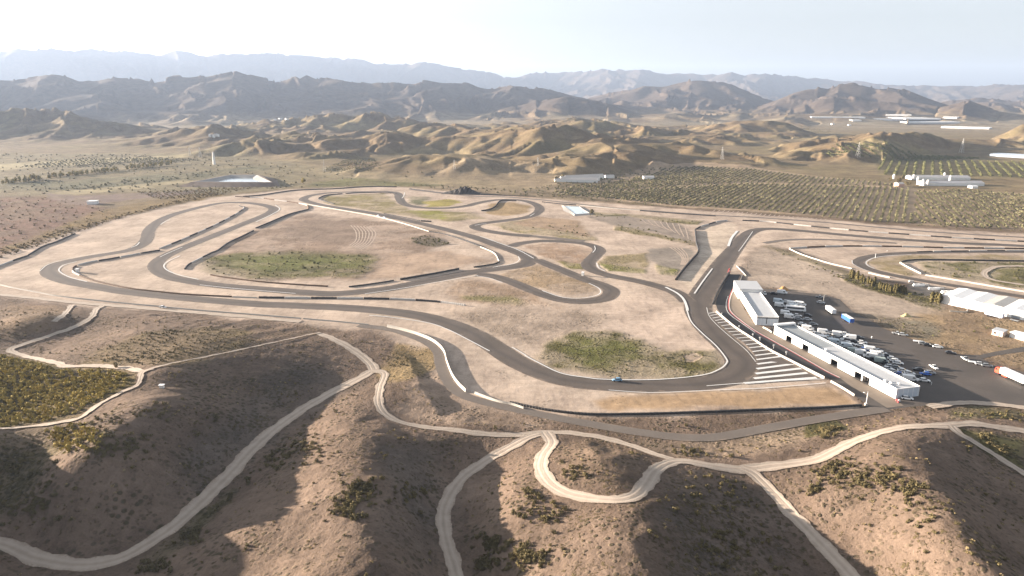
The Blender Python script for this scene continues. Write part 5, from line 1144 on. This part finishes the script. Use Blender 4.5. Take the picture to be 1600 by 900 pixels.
def tmpl(name, lst, mat):
    out = []
    for V, F in lst:
        me = bpy.data.meshes.new(name); set_mesh(me, V, F); me.materials.append(mat); out.append((me, V, F))
    return out
def scatter(name, T, pts, scl, n_ind, label, cat, group, stuff_name, stuff_label=None, rng=RS, sink=.05):
    """the n_ind that show largest one by one, the rest as one object"""
    x, y = pts[:, 0], pts[:, 1]; z = HT(x, y); d = np.sqrt(x * x + y * y + (H_CAM - z) ** 2); az = np.degrees(np.arctan2(x, y))
    # seen by the camera?
    dyc = y * CT - (z - H_CAM) * ST; u = 800 + FPX * x / np.maximum(dyc, 1); v = 450 - FPX * (y * ST + (z - H_CAM) * CT) / np.maximum(dyc, 1)
    vis = (u > 4) & (u < 1596) & (v < 894) & (dyc > 1)
    size = np.where(vis, scl / d, 0); order = np.argsort(-size); first = order[:min(n_ind, int(vis.sum()))]; rest = order[len(first):]
    for i in first:
        me = T[rng.randint(len(T))][0]; o = bpy.data.objects.new(name, me); COL.objects.link(o)
        o.location = (x[i], y[i], z[i] - sink * scl[i]); s = scl[i]; o.scale = (s, s, s * rng.uniform(.8, 1.15)); o.rotation_euler = (0, 0, rng.uniform(0, 6.28)); tag(o, label, cat, group)
    if len(rest):
        VV, FF, k = [], [], 0
        for i in rest:
            _, V, F = T[rng.randint(len(T))]; a = rng.uniform(0, 6.28); c, s_ = math.cos(a), math.sin(a); s = scl[i]
            VV.append(np.stack([(V[:, 0] * c - V[:, 1] * s_) * s + x[i], (V[:, 0] * s_ + V[:, 1] * c) * s + y[i], V[:, 2] * s + z[i] - sink * s], 1)); FF.append(F + k); k += len(V)
        o = mesh_obj(stuff_name, np.concatenate(VV), np.concatenate(FF), T[0][0].materials[0]); o['kind'] = 'stuff'
        if stuff_label: o['label'] = stuff_label
def inpoly(poly, x, y):
    r = np.zeros(x.shape, bool)
    for (ax, ay), (bx, by) in zip(poly, np.roll(poly, -1, 0)):
        c = ((ay <= y) != (by <= y)); r ^= c & (x < ax + (y - ay) * (bx - ax) / (by - ay + 1e-9))
    return r
def fill(px_poly, spacing, jit=.45, far=False):
    a = np.array(px_poly, float)
    w = np.stack(PT(a[:, 0], a[:, 1])[:2], 1) if far else PF(a[:, 0], a[:, 1])
    x0, y0 = w.min(0); x1, y1 = w.max(0); X, Y = np.meshgrid(np.arange(x0, x1, spacing), np.arange(y0, y1, spacing)); X = X.ravel() + RS.uniform(-jit, jit, X.size) * spacing; Y = Y.ravel() + RS.uniform(-jit, jit, Y.size) * spacing
    m = inpoly(w, X, Y); return np.stack([X[m], Y[m]], 1)
def off_road(p, t=.35): return p[rs(FLAT, p[:, 0], p[:, 1]) < t]
near_cl = [clump(200 + i, 120, .9, 1.0, .16) for i in range(5)]
lite_cl = [clump(300 + i, 46, .9, 1.0, .25) for i in range(5)]
# dense golden bushes of the left field
F1 = [(-50,556),(17,556),(60,565),(101,574),(160,572.5),(215,581),(208,602),(183,615),(151,632),(122,652),(79,660.5),(0,668.5),(-50,677)]
G = fill(F1, 2.2)
G = np.concatenate([G, fill([(70,668),(128,660),(150,668),(165,690),(150,704),(110,712),(88,700)], 2.3)])
scatter('golden_bush', tmpl('golden_bush', lite_cl, M_goldb), off_road(G), RS.uniform(.75, 1.35, len(off_road(G))), 300, 'golden green bush packed with others in the dense scrub field on the left hill', 'bush', 'golden bushes of the left hill', 'golden_scrub', None)
# scrub over the foreground slopes
A_all = fill([(-150,470),(560,524),(640,560),(690,640),(1000,690),(1380,652),(1600,642),(1750,660),(1750,960),(-150,960)], 1.9)
m = np.zeros((NY, NX), np.float32) + .30
for mk, c, v, soft in ZM: m = m * (1 - mk) + v * mk
den = rs(m, A_all[:, 0], A_all[:, 1]); nz = .5 + fbm(A_all[:, 0] / 22, A_all[:, 1] / 22, 3, 140) * 1.5
keep = RS.rand(len(A_all)) < np.clip((den - .18) * 1.0, 0, 1) * np.clip(nz, 0, 1) ** 2.0 * 1.05
A1 = A_all[keep]
CL = [((560,775),70,14), ((540,800),40,10),((575,760),30,9),((770,850),50,10),((815,870),60,14),((760,880),40,8),((1310,735),60,16),((1280,725),40,12),((1385,742),25,10),((1350,752),30,14),((1420,765),30,9),((470,700),40,14),((430,720),30,12),
      ((150,690),40,16),((190,705),30,14),((210,690),20,12),((170,660),20,12),((230,640),14,14),((330,660),14,18),((300,835),30,9),((340,780),40,10),((380,745),30,10),((240,885),30,10),((1290,672),60,10),((1525,690),60,10),((1560,708),40,8),((1500,678),30,6),
      ((880,740),30,16),((1000,700),30,12),((1070,700),50,18),((1270,765),20,6),((1440,800),25,20),((850,770),40,16),((830,800),40,20),((640,770),30,20),((1130,780),60,40),((1150,850),60,40),((60,780),60,30),((30,730),60,20)]
ex = []
for (px, py), n, rad in CL:
    a = RS.randn(n, 2) * [rad, rad * .62] * 1.15 + [px, py]; ex.append(PF(a[:, 0], a[:, 1]))
ex.append((lambda q: q[RS.rand(len(q)) < .4])(fill([(120,568),(220,522),(330,512),(395,522),(375,548),(250,570)], 2.3)))
for w, p in DRT[:12]:
    n = offs(p); k = RS.rand(len(p)) < .16; sd = RS.choice([-1, 1], len(p)); ex.insert(0, (p + n * (sd * (w / 2 + RS.uniform(.9, 3.2, len(p))))[:, None])[k])
A2 = off_road(np.concatenate(ex), .25); A1 = off_road(A1, .25); AA = np.concatenate([A2, A1])
sc_ = np.concatenate([np.concatenate([RS.uniform(.5, 1.2, len(A2) - min(len(A2), len(ex[-1]))), RS.uniform(.3, .65, min(len(A2), len(ex[-1])))]), RS.uniform(.22, .62, len(A1)) * RS.choice([.8, 1, 1.5], len(A1))])
scatter('scrub_bush', tmpl('scrub_bush', near_cl, M_scrub), AA, sc_, 300, 'dark olive scrub bush growing on the dry foreground slopes', 'bush', 'scrub bushes of the foreground slopes', 'low_scrub')
# pale tussocks
B = A_all[RS.rand(len(A_all)) < np.clip(nz - .25, 0, 1) * .28]; B = off_road(B + RS.randn(len(B), 2), .2)
scatter('dry_tussock', tmpl('dry_tussock', [clump(400 + i, 30, .8, .6, .2) for i in range(4)], M_pale), B, RS.uniform(.3, .75, len(B)), 0, '', '', '', 'dry_tussocks')
# bushes of the infields and rough ground
I = []
for poly, sp, k in (([(310,412),(340,400),(430,393),(575,398),(590,412),(560,430),(480,434),(400,436),(340,428)], 7, .55), ([(840,556),(862,530),(905,517),(995,522),(1040,552),(1115,542),(1130,560),(1080,584),(930,583),(875,570)], 4.5, .3), ([(642,372),(662,368),(690,372),(704,382),(680,386),(650,382)], 5, .9),
                    ([(1322,428),(1440,460),(1470,468),(1470,484),(1400,466),(1320,438)], 3.5, .7), ([(1190,384),(1330,430),(1320,440),(1230,402)], 5, .5), ([(1330,486),(1440,500),(1480,515),(1450,530),(1400,518)], 5, .35), ([(960,360),(1040,374),(1085,385),(1085,378),(960,345)], 8, .6), ([(820,355),(900,352),(935,376),(870,364)], 8, .5),
                    ([(905,331),(1000,338),(1100,346),(1090,353),(915,337)], 9, .5), ([(1480,642),(1600,646),(1600,655),(1490,655)], 2.8, .4), ([(1428,409),(1600,410),(1600,452),(1444,427)], 7, .4), ([(1322,347),(1600,362),(1600,352),(1420,346)], 7, .6), ([(1480,480),(1600,520),(1560,545),(1470,520)], 6, .25)):
    q = fill(poly, sp); I.append(q[RS.rand(len(q)) < k])
I = off_road(np.concatenate(I), .2)
scatter('infield_bush', tmpl('infield_bush', lite_cl, leaf_mat('green_scrub_leaves', (0.085, 0.083, 0.036), (0.145, 0.135, 0.056))), I, RS.uniform(.4, .85, len(I)) * np.where(np.hypot(I[:, 0], I[:, 1]) > 480, 1.5, 1.0), 300, 'green bush in the weedy patches between the tracks and the car park', 'bush', 'bushes of the infield weeds', 'infield_scrub')
# row of cypress trees
def column_tree(seed, h, w, n=150):
    r = np.random.RandomState(seed); u = r.rand(n) ** .8; a = r.rand(n) * 6.28; rad = w * np.sin(np.pi * np.clip(u * .86 + .12, 0, 1)) ** .7 * (.55 + .5 * r.rand(n))
    p = np.stack([rad * np.cos(a), rad * np.sin(a), .5 + u * (h - .5)], 1); nr = np.stack([np.cos(a), np.sin(a), r.randn(n) * .4], 1); nr /= np.linalg.norm(nr, axis=1)[:, None]
    A = np.stack([-np.sin(a), np.cos(a), r.randn(n) * .2], 1); B = np.cross(nr, A); s = (.16 + .2 * r.rand(n))[:, None]
    V = np.stack([p - A * s - B * s * 1.5, p + A * s - B * s * 1.5, p + A * s * .5 + B * s * 1.9, p - A * s * .5 + B * s * 1.9], 1).reshape(-1, 3); return V, np.arange(n * 4).reshape(-1, 4)
cy_t = tmpl('crown', [column_tree(500 + i, 6.0 + .5 * (i % 3), .85 + .12 * (i % 2), 190) for i in range(5)], M_cyp)
trk = MB().cyl((0, 0, -.2), (0, 0, 5.2), .13, .04, 6); tk = bpy.data.meshes.new('trunk'); tk.from_pydata(trk.v, [], trk.f); tk.materials.append(M_bark)
line = np.array([(1329,433),(1341,438),(1354,444.5),(1370,450),(1385.5,455.5),(1400,457.5),(1414,458.5)], float); ss = np.linspace(0, 1, 27); cxp = np.interp(ss, np.linspace(0, 1, 7), line[:, 0]); cyp = np.interp(ss, np.linspace(0, 1, 7), line[:, 1])
for i in range(27):
    if i in (8, 13): continue
    q = p3(cxp[i] + RS.uniform(-.8, .8), cyp[i] + RS.uniform(-.8, .8)); t = thing('cypress_tree', 'brownish slender cypress in the dense row above the rough ground', 'tree', (q.x, q.y, 0), RS.uniform(0, 6), 'cypress row'); s = RS.uniform(.75, 1.15); t.scale = (s * 1.1, s * 1.1, s * .85)
    for nm, me in (('crown', cy_t[i % 5][0]), ('trunk', tk)): o = bpy.data.objects.new(nm, me); COL.objects.link(o); o.parent = t
for px, py, lab in ((1456, 471.5, 'dry tan shrub tree left of the warehouse corner, leftmost of three'), (1462, 472.5, 'dry tan shrub tree left of the warehouse corner, middle of three'), (1467, 474, 'dry tan shrub tree touching the warehouse corner')):
    q = p3(px, py); t = thing('dry_tree', lab, 'tree', (q.x, q.y, 0), RS.uniform(0, 6), 'dry shrub trees by the warehouse'); t.scale = (1.7, 1.7, .95)
    for nm, me in (('crown', cy_t[1][0]), ('trunk', tk)): o = bpy.data.objects.new(nm, me); COL.objects.link(o); o.parent = t
round_t = tmpl('crown', [clump(600 + i, 170, 2.4, 4.2, .42, .8, .3) for i in range(4)], M_scrub)
def tree(px, py, s, lab, me=0, grp=None, tm=None):
    q = PT(px, py); t = thing('tree', lab, 'tree', (q[0][0], q[1][0], q[2][0]), RS.uniform(0, 6), grp); t.scale = (s, s, s)
    o = bpy.data.objects.new('crown', (tm or round_t)[me][0]); COL.objects.link(o); o.parent = t; o.location = (0, 0, .8)
    o = bpy.data.objects.new('trunk', tk); COL.objects.link(o); o.parent = t; o.scale = (1.6, 1.6, .5)
tree(924, 335, 1.1, 'dark round tree standing beside the small pale pond')
tree(474, 287, 1.5, 'yellowish round tree at the right foot of the reservoir bank', 1, None, tmpl('crown', [clump(620, 170, 2.4, 4.2, .42, .8, .3)] * 2, M_goldb))
tree(183, 575, .55, 'pale yellow rounded tree at the top edge of the golden field', 2, None, tmpl('crown', [clump(621, 170, 2.4, 3.2, .42, .8, .3)] * 3, M_pale))
for i, (px, py) in enumerate([(879, 279), (868, 283), (1404, 286), (1417, 290), (1410, 281), (1392, 284)]): tree(px, py, 1.3, ['dark tree behind the long white farm sheds', 'dark tree at the left end of the nearest long shed', 'dark tree beside the brick farmhouse, behind it', 'dark tree right of the brick farmhouse', 'dark tree at the left end of the far grey barn', 'dark tree at the leftmost silo'][i], i % 4)
# tree belt of the far left valley
vt = tmpl('valley_tree', [clump(640 + i, 90, 3.0, 8.0, 1.0, .9, .3) for i in range(4)], M_goldb)
VT = []
for i in range(62):
    u = i / 61; px = 6 + 262 * u + RS.uniform(-2, 2); py = 288 - 31 * u ** .9 + RS.uniform(-1.2, 1.2)
    if (i // 7) % 4 == 2 and i % 7 < 3: continue
    q = PT(px, py); VT.append((q[0][0], q[1][0]))
VT = np.array(VT); scatter('valley_tree', vt, VT, RS.uniform(.6, 1.0, len(VT)), 100, 'yellow green tree in the long tree belt crossing the far left valley', 'tree', 'tree belt of the left valley', 'valley_trees')
# olive groves: planted rows
def rows(px_poly, az, row, step, drop=.06):
    a = np.array(px_poly, float); X, Y, _ = PT(a[:, 0], a[:, 1]); w = np.stack([X, Y], 1); d = np.array([math.sin(az), math.cos(az)]); n = np.array([d[1], -d[0]])
    u = w @ d; v = w @ n; U, Vv = np.meshgrid(np.arange(u.min(), u.max(), step), np.arange(v.min(), v.max(), row)); U = U.ravel() + RS.uniform(-.25, .25, U.size) * step; Vv = Vv.ravel() + RS.uniform(-.06, .06, Vv.size) * row
    x = U * d[0] + Vv * n[0]; y = U * d[1] + Vv * n[1]; m = inpoly(w, x, y) & (RS.rand(len(x)) > drop); return np.stack([x[m], y[m]], 1)
AZR = math.atan2(640, 1067 / CT * 1.0)
ORCH = [rows([(862,303),(900,290),(960,285),(1035,264),(1090,260),(1170,264),(1270,277),(1340,282),(1400,287),(1400,291),(1250,287),(1160,285),(1080,290),(960,298)], AZR, 7.0, 4.2, .1),
        rows([(862,304),(960,299),(1080,291.5),(1160,287),(1250,289),(1400,293),(1423,295),(1424,349),(1330,345),(1270,336),(1160,327),(1050,321),(960,311)], AZR, 6.6, 3.8),
        rows([(1430,298),(1510,297),(1600,305),(1700,310),(1700,356),(1600,357),(1510,357),(1429,348)], AZR - .12, 7.0, 4.0, .12)]
OL = np.concatenate(ORCH)
ol_t = tmpl('olive_tree', [clump(700 + i, 26, 1.5, 2.6, .62, .85, .4) for i in range(5)], M_olive)
scatter('olive_tree', ol_t, OL, RS.uniform(.62, .98, len(OL)), 300, 'small olive tree in the planted rows beyond the right straight', 'tree', 'olive rows', 'olive_grove')
OL2 = np.concatenate([rows([(1370,250),(1480,251),(1600,254),(1700,258),(1700,282),(1600,278),(1540,275),(1450,276),(1374,273)], AZR + .01, 13.0, 3.6, .03), rows([(1284,241),(1300,228),(1400,232),(1480,244),(1540,248),(1400,248),(1290,246)], AZR - .55, 14.0, 4.0, .03)])
scatter('young_tree', tmpl('young_tree', [clump(720 + i, 22, 1.5, 2.6, .65, .85, .4) for i in range(4)], M_lime), OL2, RS.uniform(.8, 1.2, len(OL2)), 300, 'light green orchard tree in the wide rows around the right hand farm', 'tree', 'light green orchard rows', 'young_orchard')
OL3 = np.concatenate([rows([(505,266),(545,249),(586,249),(596,262),(575,268)], AZR - .2, 9, 6, .1), rows([(20,262),(120,248),(260,246),(330,250),(250,256),(120,262)], .9, 10, 7, .2), rows([(20,300),(200,282),(330,268),(300,280),(120,296)], .9, 9, 6, .6)])
extra = fill([(800,300),(900,278),(1000,262),(1040,262),(900,296)], 11, .5, True); extra2 = fill([(600,268),(700,258),(790,262),(780,272),(640,280)], 22, .5, True); extra3 = fill([(560,283),(900,300),(1050,324),(900,312),(740,300)], 9, .5, True); extra4 = fill([(1060,186),(1260,196),(1300,206),(1100,200)], 34, .5, True)
flt = fill([(-40,240),(330,236),(600,268),(560,290),(300,300),(0,304),(-60,300)], 15, .5, True); flt = flt[RS.rand(len(flt)) < np.clip(.35 + 1.3 * fbm(flt[:, 0] / 90, flt[:, 1] / 140, 3, 171), 0, 1)]
OL3 = np.concatenate([OL3, flt, extra, extra2[::2], extra3[::2], extra4])
scatter('far_bush', tmpl('far_bush', [clump(740 + i, 20, 1.7, 2.8, .8, .85, .4) for i in range(4)], leaf_mat('pale_olive_leaves', (0.13, 0.12, 0.068), (0.21, 0.19, 0.105))), OL3, RS.uniform(.4, .8, len(OL3)), 0, '', '', '', 'far_bushes')
# bushes of the left scrub hill and the dry edges of the circuit
D1 = np.concatenate([fill([(-40,310),(60,306),(130,316),(200,338),(110,366),(0,404),(-40,410)], 7, .5)[::4], fill([(0,392),(100,360),(190,335),(330,300),(350,304),(260,322),(190,340),(110,368),(0,404)], 3.6)[::2], fill([(210,300),(300,296),(400,292),(420,290),(330,306),(250,312)], 4)[::2]])
scatter('hill_bush', tmpl('hill_bush', [clump(760 + i, 24, 1.0, 1.2, .42, .85, .4) for i in range(4)], leaf_mat('brown_scrub_leaves', (0.12, 0.085, 0.04), (0.22, 0.16, 0.065))), off_road(D1, .1), RS.uniform(.45, 1.0, len(off_road(D1, .1))), 0, '', '', '', 'hill_scrub')

# ------------------------------------------------------------------ the air
b = MB(); b.box(-15500, 15500, -15500, 15500, float(gZ.min()) - 1.0, max(float(gZ.max()), H_CAM) + 12)
hm = bpy.data.materials.new('thin_haze'); hm.use_nodes = True; n = hm.node_tree.nodes; n.remove(n['Principled BSDF'])
pv = n.new('ShaderNodeVolumePrincipled'); pv.inputs['Color'].default_value = (0.42, 0.53, 0.72, 1); pv.inputs['Density'].default_value = 5.4e-5
pv.inputs['Anisotropy'].default_value = 0.2
hm.node_tree.links.new(pv.outputs[0], n['Material Output'].inputs['Volume'])
hz_o = b.build('haze', hm); hz_o['kind'] = 'stuff'
